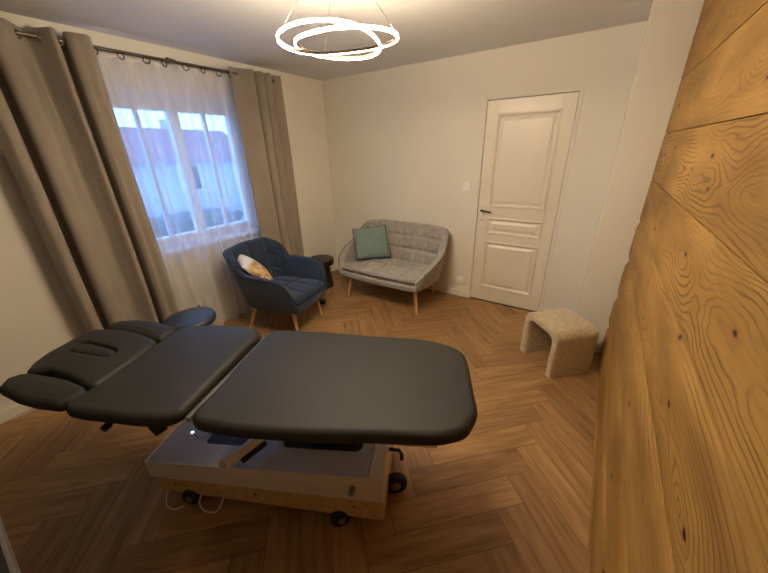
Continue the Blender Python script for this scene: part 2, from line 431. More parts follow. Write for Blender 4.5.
# floor: one herringbone field, every plank its own quad with its own UVs
bm = bmesh.new(); uvl = bm.loops.layers.uv.new('UVMap'); rl = bm.faces.layers.float.new('rnd')
w_, L_ = .1473, .658
s2 = math.sqrt(.5)
def uv2w(u, v): return Vector(((u-v)*s2+(3.10-L_*s2), (u+v)*s2+(-2.1637-(2*w_+L_)*s2), 0))
rng = random.Random(3)
for j in range(-8, 9):
    for k in range(-60, 61):
        du, dv = k*w_+j*(L_+w_), k*w_+j*(w_-L_)
        for kind in (0, 1):
            if kind == 0: u0, u1, v0, v1 = du, du+L_, dv, dv+w_
            else: u0, u1, v0, v1 = du+L_, du+L_+w_, dv+w_-L_, dv+w_
            c = uv2w((u0+u1)/2, (v0+v1)/2)
            if not (-.6 < c.x < XR+.6 and YB-.6 < c.y < .6): continue
            vs = [bm.verts.new(uv2w(a, b)) for a, b in ((u0, v0), (u1, v0), (u1, v1), (u0, v1))]
            f = bm.faces.new(vs); f[rl] = rng.random()
            if kind == 0: q = [(0, -w_/2), (L_, -w_/2), (L_, w_/2), (0, w_/2)]
            else: q = [(0, w_/2), (0, -w_/2), (L_, -w_/2), (L_, w_/2)]
            for lp, t in zip(f.loops, q): lp[uvl].uv = t
for pc, pn in (((0, 0, 0), (-1, 0, 0)), ((XR, 0, 0), (1, 0, 0)), ((0, 0, 0), (0, 1, 0)), ((0, YB, 0), (0, -1, 0))):
    bmesh.ops.bisect_plane(bm, geom=bm.verts[:]+bm.edges[:]+bm.faces[:], plane_co=pc, plane_no=pn, clear_outer=True)
struct(link_mesh('floor', bm, M['floor'], smooth=False))
bm = bmesh.new(); box(bm, -.25, XR+.15, YB-.15, .15, H, H+.1); struct(link_mesh('ceiling', bm, M['ceil'], smooth=False))
bm = bmesh.new(); box(bm, -.25, XR+.15, YB-.15, .15, -.12, -.002); struct(link_mesh('trim_1', bm, M['dark'], smooth=False))
bm = bmesh.new(); box(bm, -.25, 2.06, 0, .12, 0, H); box(bm, 2.812, XR+.15, 0, .12, 0, H); box(bm, 2.06, 2.812, 0, .12, 2.045, H)
box(bm, 2.06, 2.812, .1, .12, 0, 2.045)
struct(link_mesh('wall_back', bm, M['wall'], smooth=False))
bm = bmesh.new(); T = -.24
box(bm, T, 0, YB, WY0, 0, H); box(bm, T, 0, WY1, 0, 0, H); box(bm, T, 0, WY0, WY1, 0, WZ0); box(bm, T, 0, WY0, WY1, WZ1, H)
struct(link_mesh('wall_left', bm, M['wall'], smooth=False))
bm = bmesh.new(); box(bm, T, XR+.15, YB-.12, YB, 0, H); struct(link_mesh('wall_front', bm, M['wall_dark'], smooth=False))
bm = bmesh.new(); box(bm, 3.15, XR+.03, -.5, 0, 0, H, .004, 1); struct(link_mesh('wall_pillar', bm, M['wall'], smooth=False))
# right wall: horizontal pine boards; the lower ones are rounded like half logs
seams = [0., .2716, .5366, .835, 1.1335, 1.4124, 1.6957, 1.9847, 2.27, H]
bm = bmesh.new(); uvl = bm.loops.layers.uv.new('UVMap'); rl = bm.faces.layers.float.new('rnd'); fl_ = bm.faces.layers.float.new('figure')
fig = [.5, .55, .6, .85, 1., .95, .45, .4, .5]
rr = [.31, .72, .13, .88, .47, .64, .22, .93, .05]
y0, y1 = YB, -.5
for i in range(9):
    a, b = seams[i], seams[i+1]
    bulge = [.013, .016, .016, .014, .003, .002, .002, .002, .002][i]
    pr_ = []
    nseg = 18
    g = .0022 if i > 3 else .004
    pr_.append((a, XR+.012 if i else XR-.004)); pr_.append((a+g, XR+.012 if i else XR-.004))
    for k in range(nseg+1):
        t = k/nseg; z = a+g+(b-a-2*g)*t
        e = min(t, 1-t)*(b-a)
        d = bulge*(1-(1-min(1, e/(.065 if bulge > .01 else .012)))**2)
        pr_.append((z, XR-d+(bulge if i > 3 else .010)))
    pr_.append((b-g, XR+.012)); pr_.append((b, XR+.012))
    va = [bm.verts.new((x, y0, z)) for z, x in pr_]; vb = [bm.verts.new((x, y1, z)) for z, x in pr_]
    cum = [0.]
    for k in range(1, len(pr_)): cum.append(cum[-1]+math.hypot(pr_[k][0]-pr_[k-1][0], pr_[k][1]-pr_[k-1][1]))
    for k in range(len(pr_)-1):
        f = bm.faces.new((va[k], va[k+1], vb[k+1], vb[k])); f[rl] = rr[i]; f[fl_] = fig[i]
        zz = [cum[k], cum[k+1], cum[k+1], cum[k]]; yy = [y0, y0, y1, y1]
        for lp, z, y in zip(f.loops, zz, yy): lp[uvl].uv = (y-y0, z-cum[-1]/2)
bmesh.ops.recalc_face_normals(bm, faces=bm.faces[:])
struct(link_mesh('wall_right', bm, M['pine'], angle=50))
bm = bmesh.new(); box(bm, XR+.0125, XR+.12, YB, -.5, 0, H); struct(link_mesh('trim_2', bm, M['dark'], smooth=False))

# baseboards
def baseboard(name, runs):
    bm = bmesh.new()
    for x0, x1, ya, yb in runs: box(bm, x0, x1, ya, yb, 0, .072, .004, 2)
    struct(link_mesh(name, bm, M['trim'], smooth=False))
baseboard('baseboard_back', [(0, 2.045, -.013, 0), (2.83, 3.15, -.013, 0)])
baseboard('baseboard_left', [(0, .013, YB, -.013)])
baseboard('baseboard_pillar', [(3.137, 3.355, -.513, -.5), (3.137, 3.15, -.5, -.013)])
baseboard('baseboard_front', [(.013, XR-.03, YB, YB+.016)])

# door: panelled leaf in a slim casing
d = thing('door_1', 'white three-panel door with black lever in the back wall', 'door', (2.06, 0, 0)); del d['label']; del d['category']; struct(d)
DW, DH = .752, 2.04
def panel_leaf():
    bm = bmesh.new()
    st, th = .105, .036   # stile width, thickness; leaf front at y=+.004
    yf, yb = .004, .04
    rails = [(0.012, .20), (.78, .90), (1.085-.0, 1.175), (1.93, DH)]
    rails = [(.012, .17), (.71, .79), (.965, 1.07), (1.93, DH)]
    box(bm, .004, st, yf, yb, .012, DH-.002, .0015, 1); box(bm, DW-st, DW-.004, yf, yb, .012, DH-.002, .0015, 1)
    for a, b in rails: box(bm, st, DW-st, yf, yb, a, b-.002 if b == DH else b)
    for a, b in ((.17, .71), (.79, .965), (1.07, 1.93)):
        x0, x1 = st, DW-st
        # raised and fielded panel with an ovolo moulding
        loops = []
        for ins, y in ((0, yf), (.004, yf-.006), (.014, yf-.007), (.022, yf+.004), (.030, yf+.013), (.040, yf+.014), (.062, yf+.004), (.064, yf+.003)):
            loops.append([bm.verts.new(p) for p in ((x0+ins, y, a+ins), (x1-ins, y, a+ins), (x1-ins, y, b-ins), (x0+ins, y, b-ins))])
        for p, q in zip(loops, loops[1:]):
            for k in range(4): bm.faces.new((p[k], p[(k+1) % 4], q[(k+1) % 4], q[k]))
        bm.faces.new(loops[-1])
        box(bm, x0, x1, yb-.008, yb, a, b)
    bmesh.ops.recalc_face_normals(bm, faces=bm.faces[:])
    return bm
leaf = link_mesh('leaf', panel_leaf(), M['door'], d, smooth=False)
bm = bmesh.new()
for x0, x1, z0, z1 in ((-.03, 0, 0, DH+.035), (DW, DW+.03, 0, DH+.035), (-.0, DW, DH+.004, DH+.035)): box(bm, x0, x1, -.006, .0, z0, z1, .002, 1)
for x0, x1, z0, z1 in ((-.0005, .0035, 0, DH), (DW-.0035, DW+.0005, 0, DH), (.0, DW, DH-.001, DH+.004)): box(bm, x0, x1, .045, .05, z0, z1)
link_mesh('casing', bm, M['wall'], d, smooth=False)
bm = bmesh.new()
box(bm, .030, .070, -.006, .004, .985, 1.085, .002, 1); link_mesh('escutcheon', bm, M['plate'], d, smooth=False)
bm = bmesh.new()
tube(bm, [(.05, .0, 1.035), (.05, -.045, 1.035)], .009, 12); tube(bm, [(.046, -.045, 1.036), (.09, -.05, 1.033), (.155, -.048, 1.026)], [.010, .009, .008], 12)
link_mesh('door_handle', bm, M['black'], d)
bm = bmesh.new(); box(bm, .036, .064, -.003, .004, .90, .955, .0015, 1); link_mesh('keyhole_plate', bm, M['plate'], d, smooth=False)
bm = bmesh.new(); tube(bm, [(.05, -.0045, .938), (.05, -.001, .938)], .006, 12); box(bm, .048, .052, -.0045, -.001, .918, .936); link_mesh('keyhole', bm, M['black'], d, smooth=False)
for z in (.16, .93, 1.72):
    bm = bmesh.new(); tube(bm, [(DW-.002, -.004, z), (DW-.002, -.004, z+.085)], .006, 10); lathe(bm, [(0, 0), (.005, .002), (0, .012)], 10, (DW-.002, -.004, z+.085))
    link_mesh('hinge', bm, M['trim'], d)
bm = bmesh.new(); box(bm, 2.063, 2.809, -.002, .05, .0005, .011); struct(link_mesh('door_gap_shade', bm, M['dark'], smooth=False))  # near-black strip painted in as the shade under the door leaf

# window: two casements, each with a glazing bar, roller-shutter box above
win = thing('window_1', '', '', (0, 0, 0)); del win['label']; del win['category']; struct(win)
fx0, fx1 = -.19, -.12
bm = bmesh.new()
ft = .055
zt = 2.035
box(bm, fx0, fx1, WY0, WY1, WZ0, WZ0+ft, .004, 1); box(bm, fx0, fx1, WY0, WY1, zt, zt+ft, .004, 1)
box(bm, fx0, fx1, WY0, WY0+ft, WZ0+ft, zt, .004, 1); box(bm, fx0, fx1, WY1-ft, WY1, WZ0+ft, zt, .004, 1)
link_mesh('window_frame', bm, M['frame'], win, smooth=False)
bm = bmesh.new(); box(bm, fx0-.02, -.02, WY0, WY1, zt+ft, WZ1, .006, 1); link_mesh('shutter_box', bm, M['frame'], win, smooth=False)
ym = (WY0+WY1)/2
for a, b in ((WY0+ft, ym), (ym, WY1-ft)):
    bm = bmesh.new(); c0, c1 = fx0+.01, fx1+.012; sw = .042
    box(bm, c0, c1, a, a+sw, WZ0+ft, zt, .004, 1); box(bm, c0, c1, b-sw, b, WZ0+ft, zt, .004, 1)
    box(bm, c0, c1, a+sw, b-sw, WZ0+ft, WZ0+ft+sw, .004, 1); box(bm, c0, c1, a+sw, b-sw, zt-sw, zt, .004, 1)
    cm = (a+b)/2; box(bm, c0+.015, c1-.01, cm-.014, cm+.014, WZ0+ft+sw, zt-sw, .003, 1)
    cs = link_mesh('casement', bm, M['frame'], win, smooth=False)
    bm = bmesh.new(); box(bm, (c0+c1)/2-.003, (c0+c1)/2+.003, a+sw, b-sw, WZ0+ft+sw, zt-sw); link_mesh('pane', bm, M['glass'], cs, smooth=False)
bm = bmesh.new(); tube(bm, [(-.108, ym-.02, 1.40), (-.085, ym-.02, 1.40)], .008, 10); tube(bm, [(-.085, ym-.02, 1.40), (-.085, ym-.02, 1.29)], .009, 10); link_mesh('window_handle', bm, M['frame'], win)
bm = bmesh.new(); box(bm, -.12, .03, WY0-.02, WY1+.02, WZ0-.03, WZ0+.001, .006, 2); struct(link_mesh('trim_4', bm, M['trim'], smooth=False))

# ------------------------------------------------------------------ curtains
RX, RZ = .12, 2.315
def cloth_grid(name, mat, y0, y1, z0, z1, folds, amp, ph=0., xoff=RX, top_amp=1., bot_amp=1., spread=0., ny=260, nz=40, seed=1, thick=.0022, parent=None, belly=0., zig=.0):
    rg = random.Random(seed)
    pr = [rg.uniform(.75, 1.25) for _ in range(40)]; sh = [rg.uniform(-.5, .5) for _ in range(40)]
    bm = bmesh.new(); rows = []
    for j in range(nz+1):
        t = j/nz; z = z0+(z1-z0)*t; row = []
        for i in range(ny+1):
            s = i/ny; q = s*folds
            k = int(q) % 40
            a = amp*(top_amp*t+bot_amp*(1-t))*(1+(pr[k]*(1-(q % 1))+pr[(k+1) % 40]*(q % 1)-1)*(1-t*.75))
            c = math.sin(2*PI*q+ph)
            c = math.copysign(abs(c)**.8, c)
            yy = y0+(y1-y0)*s + spread*(s-.5)*(1-t)**1.5 + .012*math.sin(2*PI*(q*2)+sh[k])*(1-t*.6)*0
            yy += .02*math.sin(3*q+seed+t*2)*(1-t)
            xx = xoff+a*c + belly*math.sin(PI*t)*.5 + .006*math.sin(9*t+q*2.1+seed)
            row.append(bm.verts.new((max(.022, xx), yy, z+(.006*c if j == nz else 0))))
        rows.append(row)
    for a, b in zip(rows, rows[1:]):
        for i in range(ny): bm.faces.new((a[i], a[i+1], b[i+1], b[i]))
    o = link_mesh(name, bm, mat, parent, angle=80)
    if thick:
        s_ = o.modifiers.new('thickness', 'SOLIDIFY'); s_.thickness = thick; s_.offset = 0
    return o

def eyelets(par, y0, y1, folds, ph, zc, R, r):
    """one metal eyelet wherever the cloth crosses the rod"""
    k = 0
    for m in range(int(folds*2)+3):
        q = (m*PI-ph)/(2*PI)
        if 0.02 < q < folds-.02:
            y = y0+(y1-y0)*q/folds
            bm = bmesh.new(); torus(bm, (RX, y, zc-.004), (0.75, 1, 0) if m % 2 else (-.75, 1, 0), R, r); link_mesh('eyelet', bm, M['ring'], par)

def drape(par, ctrl, amp, z0, z1, nz=44, seed=1):
    """ctrl: (y, fold at the rod, fold at the hem), fold +1 = towards the room, -1 = against the wall"""
    C_ = catmull([Vector(c) for c in ctrl], 22, closed=False)
    bm = bmesh.new(); rows = []
    for j in range(nz+1):
        t = j/nz; z = z0+(z1-z0)*t; row = []
        for i, c in enumerate(C_):
            f = max(-1.25, min(1.25, c.y*t+c.z*(1-t)))
            yy = c.x+.012*math.sin(5*t+c.x*7+seed)*(1-t)
            row.append(bm.verts.new((max(.022, RX+amp*f*(1+.25*(1-t))+.004*math.sin(7*t+c.x*30)*(1-t)), yy, z)))
        rows.append(row)
    for a, b in zip(rows, rows[1:]):
        for i in range(len(C_)-1): bm.faces.new((a[i], a[i+1], b[i+1], b[i]))
    o = link_mesh('drape', bm, M['drape'], par, angle=80)
    s_ = o.modifiers.new('thickness', 'SOLIDIFY'); s_.thickness = .0025; s_.offset = 0
def eyelets(par, ys):
    for k, y in enumerate(ys):
        bm = bmesh.new(); torus(bm, (RX, y, RZ-.004), (.8, 1, 0) if k % 2 else (1, -.25, 0), .022, .0045); link_mesh('eyelet', bm, M['ring'], par)
dl = thing('curtain', 'wide taupe eyelet curtain gathered at the left of the window, above the massage table head', 'curtain', (0, 0, 0))
drape(dl, [(-2.925, .2, .3), (-2.885, .9, 1.), (-2.84, .8, .9), (-2.828, .2, .2), (-2.832, -.9, -.9), (-2.815, -1.25, -1.2), (-2.785, -1.2, -1.2), (-2.768, -.9, -.9), (-2.780, -.1, 0.), (-2.785, .5, .6), (-2.76, .85, .95), (-2.70, .75, 1.05), (-2.66, .0, .8), (-2.61, -.9, .3), (-2.56, .0, .6), (-2.52, 1., 1.1), (-2.495, .8, .9), (-2.485, .2, .2), (-2.49, -.9, -.9), (-2.472, -1.25, -1.2), (-2.445, -1.2, -1.2), (-2.428, -.9, -.9), (-2.44, -.1, -.0), (-2.443, .5, .6), (-2.42, .85, .9), (-2.395, .9, .9), (-2.345, 1., 1.1), (-2.315, .5, .6), (-2.305, -.1, .1)], .072, .012, RZ+.045, seed=4)
eyelets(dl, (-2.66, -2.56, -2.478, -2.43))
dr = thing('curtain', 'narrow taupe eyelet curtain hanging at the right end of the rod behind the armchair', 'curtain', (0, 0, 0))
drape(dr, [(-1.345, .5, .5), (-1.30, .1, .5), (-1.25, .1, .6), (-1.19, .5, .9), (-1.125, 1., 1.), (-1.10, .5, .5), (-1.105, -.9, -.8), (-1.08, -1.1, -1.), (-1.062, -.7, -.6), (-1.068, .3, .4), (-1.035, .9, 1.), (-1.005, .9, 1.), (-.995, .2, .2), (-1.0, -.9, -.9), (-.98, -1.1, -1.), (-.965, -.7, -.6), (-.97, .3, .3), (-.93, 1., 1.), (-.91, .5, .5), (-.912, -.7, -.7), (-.89, -.8, -.7), (-.87, -.3, -.3), (-.82, .3, .5), (-.765, .35, .6)], .062, .012, RZ+.045, seed=9)
eyelets(dr, (-1.26, -1.088, -.985, -.84))
sh = thing('sheer_curtain', 'translucent white voile curtain hanging across the window between the taupe drapes', 'curtain', (0, 0, 0))
cloth_grid('voile', M['sheer'], -2.335, -1.31, .012, RZ-.028, 6., .030, ph=.4, xoff=.095, top_amp=.8, bot_amp=1.25, ny=420, seed=5, thick=0, parent=sh)
for k, y in enumerate((-2.31, -2.16, -2.0, -1.88, -1.72, -1.58, -1.44, -1.33)):
    bm = bmesh.new(); torus(bm, (RX+.010, y, RZ-.024), (1, .25, .1) if k % 2 else (1, -.35, .1), .021, .0040); link_mesh('curtain_ring', bm, M['lampbody'], sh)
rod = thing('curtain_rod', 'bronze curtain rod running above the window just below the ceiling', 'curtain rod', (0, 0, 0))
bm = bmesh.new(); tube(bm, [(RX, -2.78, RZ), (RX, -.80, RZ)], .0115, 16); link_mesh('pole', bm, M['rod'], rod)
for y in (-2.79, -.79):
    bm = bmesh.new(); tube(bm, [(RX, y-.02, RZ), (RX, y-.012, RZ), (RX, y+.012, RZ), (RX, y+.02, RZ)], [.008, .014, .014, .008], 16); link_mesh('finial', bm, M['rod'], rod)
for y in (-2.45, -1.78, -1.06):
    bm = bmesh.new(); tube(bm, [(.0, y, RZ+.03), (.06, y, RZ+.03), (RX-.005, y, RZ+.012)], .006, 10); tube(bm, [(0.001, y, RZ+.03), (.006, y, RZ+.03)], .022, 16); link_mesh('bracket', bm, M['rod'], rod)

# ------------------------------------------------------------------ ceiling lamp (one endless trefoil band)
lamp = thing('pendant_lamp', 'pendant lamp of looping glowing LED bands hanging from the ceiling on thin wires', 'lamp', (2.0, -2.04, 2.09))
Rl, al, bl, PHI = .220, .048, .010, math.radians(12)
def tre(t):
    r = Rl+al*math.cos(1.5*t)
    return Vector((r*math.cos(t+PHI), r*math.sin(t+PHI), bl*math.sin(1.5*t)))
nT = 360; hh_, tt_ = .022, .006
def band(offs, mat, name, par):
    bm = bmesh.new(); rings = []
    for i in range(nT):
        t = 4*PI*i/nT; p = tre(t); tg = (tre(t+.01)-tre(t-.01)).normalized()
        o_ = Vector((tg.y, -tg.x, 0)).normalized()       # outward
        if o_.dot(Vector((p.x, p.y, 0))) < 0: o_ = -o_
        rings.append([bm.verts.new(p+o_*a+Vector((0, 0, b))) for a, b in offs])
    m = len(offs)
    for i in range(nT):
        a, b = rings[i], rings[(i+1) % nT]
        for k in range(m): bm.faces.new((a[k], a[(k+1) % m], b[(k+1) % m], b[k]))
    bmesh.ops.recalc_face_normals(bm, faces=bm.faces[:])
    return link_mesh(name, bm, mat, par, angle=35)
band([(-.005, -.0045), (.0, -.0045), (.0, .009), (-.005, .009)], M['lampbody'], 'lamp_body', lamp)
band([(-.002, -.0062), (.0028, -.0062), (.0028, .0042), (.0005, .0042), (.0005, -.005), (-.002, -.005)], M['led'], 'led_diffuser', lamp)
for a in (20, 140, 250):
    p = tre(math.radians(a)); bm = bmesh.new()
    tube(bm, [p+Vector((0, 0, .016)), (0.03*math.cos(a), .03*math.sin(a), H-2.09-.02)], .0009, 6); link_mesh('wire', bm, M['steel'], lamp)
bm = bmesh.new(); lathe(bm, [(0, H-2.09-.03), (.055, H-2.09-.03), (.06, H-2.09-.025), (.06, H-2.09-.0005), (0, H-2.09-.0005)]); link_mesh('canopy', bm, M['lampbody'], lamp)

# ------------------------------------------------------------------ massage table
LEG = [(2.847,-2.374),(2.771,-2.219),(2.721,-2.133),(2.668,-2.112),(2.587,-2.11),(2.487,-2.133),(2.297,-2.22),(1.989,-2.347),(1.81,-2.436),(1.762,-2.48),(1.772,-2.542),(1.857,-2.744),(1.924,-2.874),(1.968,-2.98),(1.985,-3.035),(2.032,-3.048),(2.198,-2.982),(2.397,-2.878),(2.641,-2.732),(2.822,-2.63),(2.886,-2.561),(2.89,-2.452)]
MID = [(1.745,-2.62),(1.715,-2.535),(1.646,-2.509),(1.527,-2.555),(1.391,-2.623),(1.301,-2.69),(1.282,-2.744),(1.330,-2.856),(1.404,-3.014),(1.470,-3.170),(1.478,-3.235),(1.49,-3.278),(1.532,-3.284),(1.593,-3.262),(1.684,-3.22),(1.817,-3.159),(1.915,-3.10),(1.935,-3.055),(1.905,-2.98)]
HEAD = [(1.063,-3.312),(0.999,-3.277),(0.943,-3.216),(0.892,-3.119),(0.860,-3.021),(0.882,-2.984),(1.002,-2.921),(1.121,-2.887),(1.290,-2.872),(1.312,-2.89),(1.385,-3.02),(1.452,-3.175),(1.43,-3.19),(1.361,-3.194),(1.245,-3.214),(1.126,-3.242)]
HOLE = [(1.015,-3.152),(0.974,-3.12),(0.994,-3.073),(1.106,-3.04),(1.219,-3.017),(1.261,-3.05),(1.227,-3.077),(1.138,-3.107)]
ARMN = [(1.045,-3.372),(1.058,-3.325),(1.11,-3.295),(1.282,-3.235),(1.412,-3.208),(1.458,-3.215),(1.466,-3.26),(1.455,-3.298),(1.348,-3.346),(1.244,-3.378),(1.10,-3.405)]
ARMF = [(0.882,-2.953),(0.85,-2.92),(0.866,-2.869),(0.931,-2.82),(1.077,-2.765),(1.225,-2.745),(1.256,-2.77),(1.288,-2.845),(1.255,-2.862),(1.11,-2.875),(0.99,-2.908)]
tb = thing('massage_table', 'charcoal padded electric massage table on a grey and wooden base in the room centre', 'massage table', (0, 0, 0))
ZT = .75
for nm, P, zt_, th_, r_ in (('leg_cushion', LEG, ZT, .058, .030), ('back_cushion', MID, ZT, .058, .030), ('arm_cushion', ARMN, ZT-.004, .055, .030), ('arm_cushion', ARMF, ZT-.004, .055, .030)):
    bm = bmesh.new(); cushion(bm, P, zt_, th_, r_, sm=2, grow=.008)
    link_mesh(nm, bm, M['vinyl'], tb, angle=60)
# head cushion with the face opening (closed by its plug)
bm = bmesh.new(); n = 160
P = inset_loop(smooth_loop(resample([Vector(p) for p in HEAD], n), 2), -.009)
c0 = Vector((1.115, -3.085))
Hh = catmull([Vector((p[0], p[1], 0)) for p in HOLE], 10); Hh = [Vector((p.x, p.y)) for p in Hh]
def radial(loop, ang):
    dirv = Vector((math.cos(ang), math.sin(ang))); best = None
    m = len(loop)
    for i in range(m):
        a, b = loop[i]-c0, loop[(i+1) % m]-c0; e = b-a
        den = dirv.x*e.y-dirv.y*e.x
        if abs(den) < 1e-12: continue
        t = (a.x*e.y-a.y*e.x)/den; s = (a.x*dirv.y-a.y*dirv.x)/den
        if t > 0 and -1e-6 <= s <= 1+1e-6: best = max(best or 0, t)
    return c0+dirv*best
angs = [2*PI*i/n for i in range(n)]
# use arc-length outline, hole sampled by angle towards each outline point
hole_pts = [radial(Hh, math.atan2((p-c0).y, (p-c0).x)) for p in P]
def lp(pts, z): return [bm.verts.new((p.x, p.y, z)) for p in pts]
rings = [lp(inset_loop(P, .035), ZT-.058), lp(inset_loop(P, .006), ZT-.056), lp(P, ZT-.046)]
for a in (0, 30, 55, 75, 90):
    t = math.radians(a); rings.append(lp(inset_loop(P, .026*(1-math.cos(t))), ZT-.026+.024*math.sin(t)))
Q = inset_loop(P, .026)
for t in (.2, .45, .7, .88): rings.append(lp([Q[i].lerp(hole_pts[i], t) for i in range(n)], ZT+.001))
rings.append(lp([Q[i].lerp(hole_pts[i], .97) for i in range(n)], ZT-.004)); rings.append(lp(hole_pts, ZT-.022))
rings.append(lp(hole_pts, ZT-.056))
for a, b in zip(rings, rings[1:]+rings[:1]):
    for k in range(n): bm.faces.new((a[k], a[(k+1) % n], b[(k+1) % n], b[k]))
bmesh.ops.recalc_face_normals(bm, faces=bm.faces[:])
hd = link_mesh('head_cushion', bm, M['vinyl'], tb, angle=60)
bm = bmesh.new(); cushion(bm, [(c0.x+(p.x-c0.x)*.93, c0.y+(p.y-c0.y)*.9) for p in Hh], ZT-.002, .05, .016, n=80, sm=2, crown=.003)
link_mesh('face_plug', bm, M['vinyl'], hd, angle=60)
# frame rails under the pads
th = math.radians(29.5); A = Vector((math.cos(th), math.sin(th), 0)); B = Vector((-math.sin(th), math.cos(th), 0)); O = Vector((1.87, -2.78, 0))
def P3(s, t, z): return O+A*s+B*t+Vector((0, 0, z))
def bar(bm, p, q, wd, ht, mat=0):
    d_ = (q-p).normalized(); n_ = Vector((-d_.y, d_.x, 0)).normalized(); u_ = d_.cross(n_)
    vs = [bm.verts.new(x+n_*a*wd/2+u_*b*ht/2) for x in (p, q) for a, b in ((-1, -1), (1, -1), (1, 1), (-1, 1))]
    for f in ((0, 1, 2, 3), (7, 6, 5, 4), (0, 4, 5, 1), (1, 5, 6, 2), (2, 6, 7, 3), (3, 7, 4, 0)): bm.faces.new([vs[k] for k in f]).material_index = mat
def rect_frame(name, corners, z, wd=.035, ht=.028, mat='cream'):
    bm = bmesh.new(); C_ = [Vector((x, y, z)) for x, y in corners]
    for i in range(4): bar(bm, C_[i], C_[(i+1) % 4], wd, ht)
    bmesh.ops.recalc_face_normals(bm, faces=bm.faces[:])
    return link_mesh(name, bm, M[mat], tb, smooth=False)
rect_frame('leg_frame', [(2.035, -2.995), (2.80, -2.605), (2.655, -2.20), (1.85, -2.50)], ZT-.072)
rect_frame('back_frame', [(1.53, -3.20), (1.865, -3.055), (1.70, -2.60), (1.36, -2.73)], ZT-.072)
rect_frame('head_frame', [(1.03, -3.24), (1.37, -3.14), (1.29, -2.92), (.95, -3.02)], ZT-.072, mat='black')
bm = bmesh.new()   # hinge rail in the gap between the two long pads
bar(bm, Vector((1.957, -3.045, ZT-.045)), Vector((1.738, -2.515, ZT-.045)), .018, .02); bmesh.ops.recalc_face_normals(bm, faces=bm.faces[:])
link_mesh('hinge_rail', bm, M['steel'], tb, smooth=False)
for k, (p, q) in enumerate((((1.20, -3.30), (1.155, -3.365)), ((1.62, -3.16), (1.585, -3.235)))):
    bm = bmesh.new(); z = ZT-.075
    if k == 0: tube(bm, [(1.640, -3.17, .668), (1.660, -3.225, .662)], .010, 14); tube(bm, [(1.655, -3.21, .663), (1.664, -3.236, .660)], .014, 14)
    else: box(bm, 1.805, 1.865, -3.135, -3.09, .645, .692, .006, 2)
    link_mesh('clamp_knob' if k == 0 else 'latch', bm, M['black'], tb, angle=50)
# lifting scissor between base and frame
bm = bmesh.new()
for t in (.06, .20):
    c1 = Vector((2.08, -2.60, 0))+B*t
    bar(bm, c1-A*.33+Vector((0, 0, .30)), c1+A*.30+Vector((0, 0, .655)), .045, .03); bar(bm, c1+A*.33+B*.05+Vector((0, 0, .31)), c1-A*.30+B*.05+Vector((0, 0, .655)), .045, .03)
bmesh.ops.recalc_face_normals(bm, faces=bm.faces[:]); link_mesh('lift_arm', bm, M['cream'], tb, smooth=False)
# base: wooden beam, cream rim, sunken grey lid; its lid slopes up gently to the foot end
tb_ = math.radians(25.06); Ab = Vector((math.cos(tb_), math.sin(tb_), 0)); Bb = Vector((-math.sin(tb_), math.cos(tb_), 0)); Ob = Vector((1.515, -3.146, 0))
BL, BW = 1.18, .46
def PB(s, t, z): return Ob+Ab*s+Bb*t+Vector((0, 0, z))
ztop_ = lambda s: .278+.080*s/BL
zmid_ = lambda s: .172+.034*s/BL
def prism(bm, loop_s_t, zlo, zhi, mat=0):
    lo = [bm.verts.new(PB(s, t, zlo(s) if callable(zlo) else zlo)) for s, t in loop_s_t]; hi = [bm.verts.new(PB(s, t, zhi(s) if callable(zhi) else zhi)) for s, t in loop_s_t]
    m = len(lo)
    for k in range(m): bm.faces.new((lo[k], lo[(k+1) % m], hi[(k+1) % m], hi[k])).material_index = mat
    bm.faces.new(lo[::-1]).material_index = mat; bm.faces.new(hi).material_index = mat
def rrect(s0, s1, t0, t1, r=.02, n=5):
    out = []
    for cx, cy, a0 in ((s1-r, t0+r, -90), (s1-r, t1-r, 0), (s0+r, t1-r, 90), (s0+r, t0+r, 180)):
        for k in range(n+1):
            a = math.radians(a0+90*k/n); out.append((cx+r*math.cos(a), cy+r*math.sin(a)))
    return out
bm = bmesh.new(); prism(bm, rrect(.012, BL-.004, .008, BW-.01, .015), .066, zmid_); bmesh.ops.recalc_face_normals(bm, faces=bm.faces[:])
bw = link_mesh('base_beam', bm, M['beam'], tb, smooth=False)
for s, t_ in ((.12, .009), (1.04, .009), (.55, .009)):
    z = .066+.55*(zmid_(s)-.066); bm = bmesh.new()
    p = PB(s, t_-.0035, z); q = PB(s, t_+.004, z); tube(bm, [p, q], .006, 12)
    link_mesh('bolt', bm, M['black'], bw)
bm = bmesh.new(); prism(bm, [(0, 0), (BL, 0), (BL, BW), (0, BW)], zmid_, lambda s: ztop_(s)-.012)
inner = (.014, BL-.062, .004, BW-.012)
for a in ((0, BL, 0, inner[2]), (0, BL, inner[3], BW), (0, inner[0], inner[2], inner[3]), (inner[1], BL, inner[2], inner[3])):
    prism(bm, [(a[0], a[2]), (a[1], a[2]), (a[1], a[3]), (a[0], a[3])], lambda s: ztop_(s)-.012, ztop_)
bmesh.ops.recalc_face_normals(bm, faces=bm.faces[:])
link_mesh('base_cover', bm, M['cream'], tb, smooth=False)
bm = bmesh.new(); g = .004
prism(bm, [(inner[0]+g, inner[2]+.001), (inner[1]-g, inner[2]+.001), (inner[1]-g, inner[3]-g), (inner[0]+g, inner[3]-g)], lambda s: ztop_(s)-.0118, lambda s: ztop_(s)-.001)
bmesh.ops.recalc_face_normals(bm, faces=bm.faces[:]); lid = link_mesh('base_lid', bm, M['panel'], tb, smooth=False)
def local_b(x, y): v = Vector((x, y, 0))-Ob; return v.dot(Ab), v.dot(Bb)
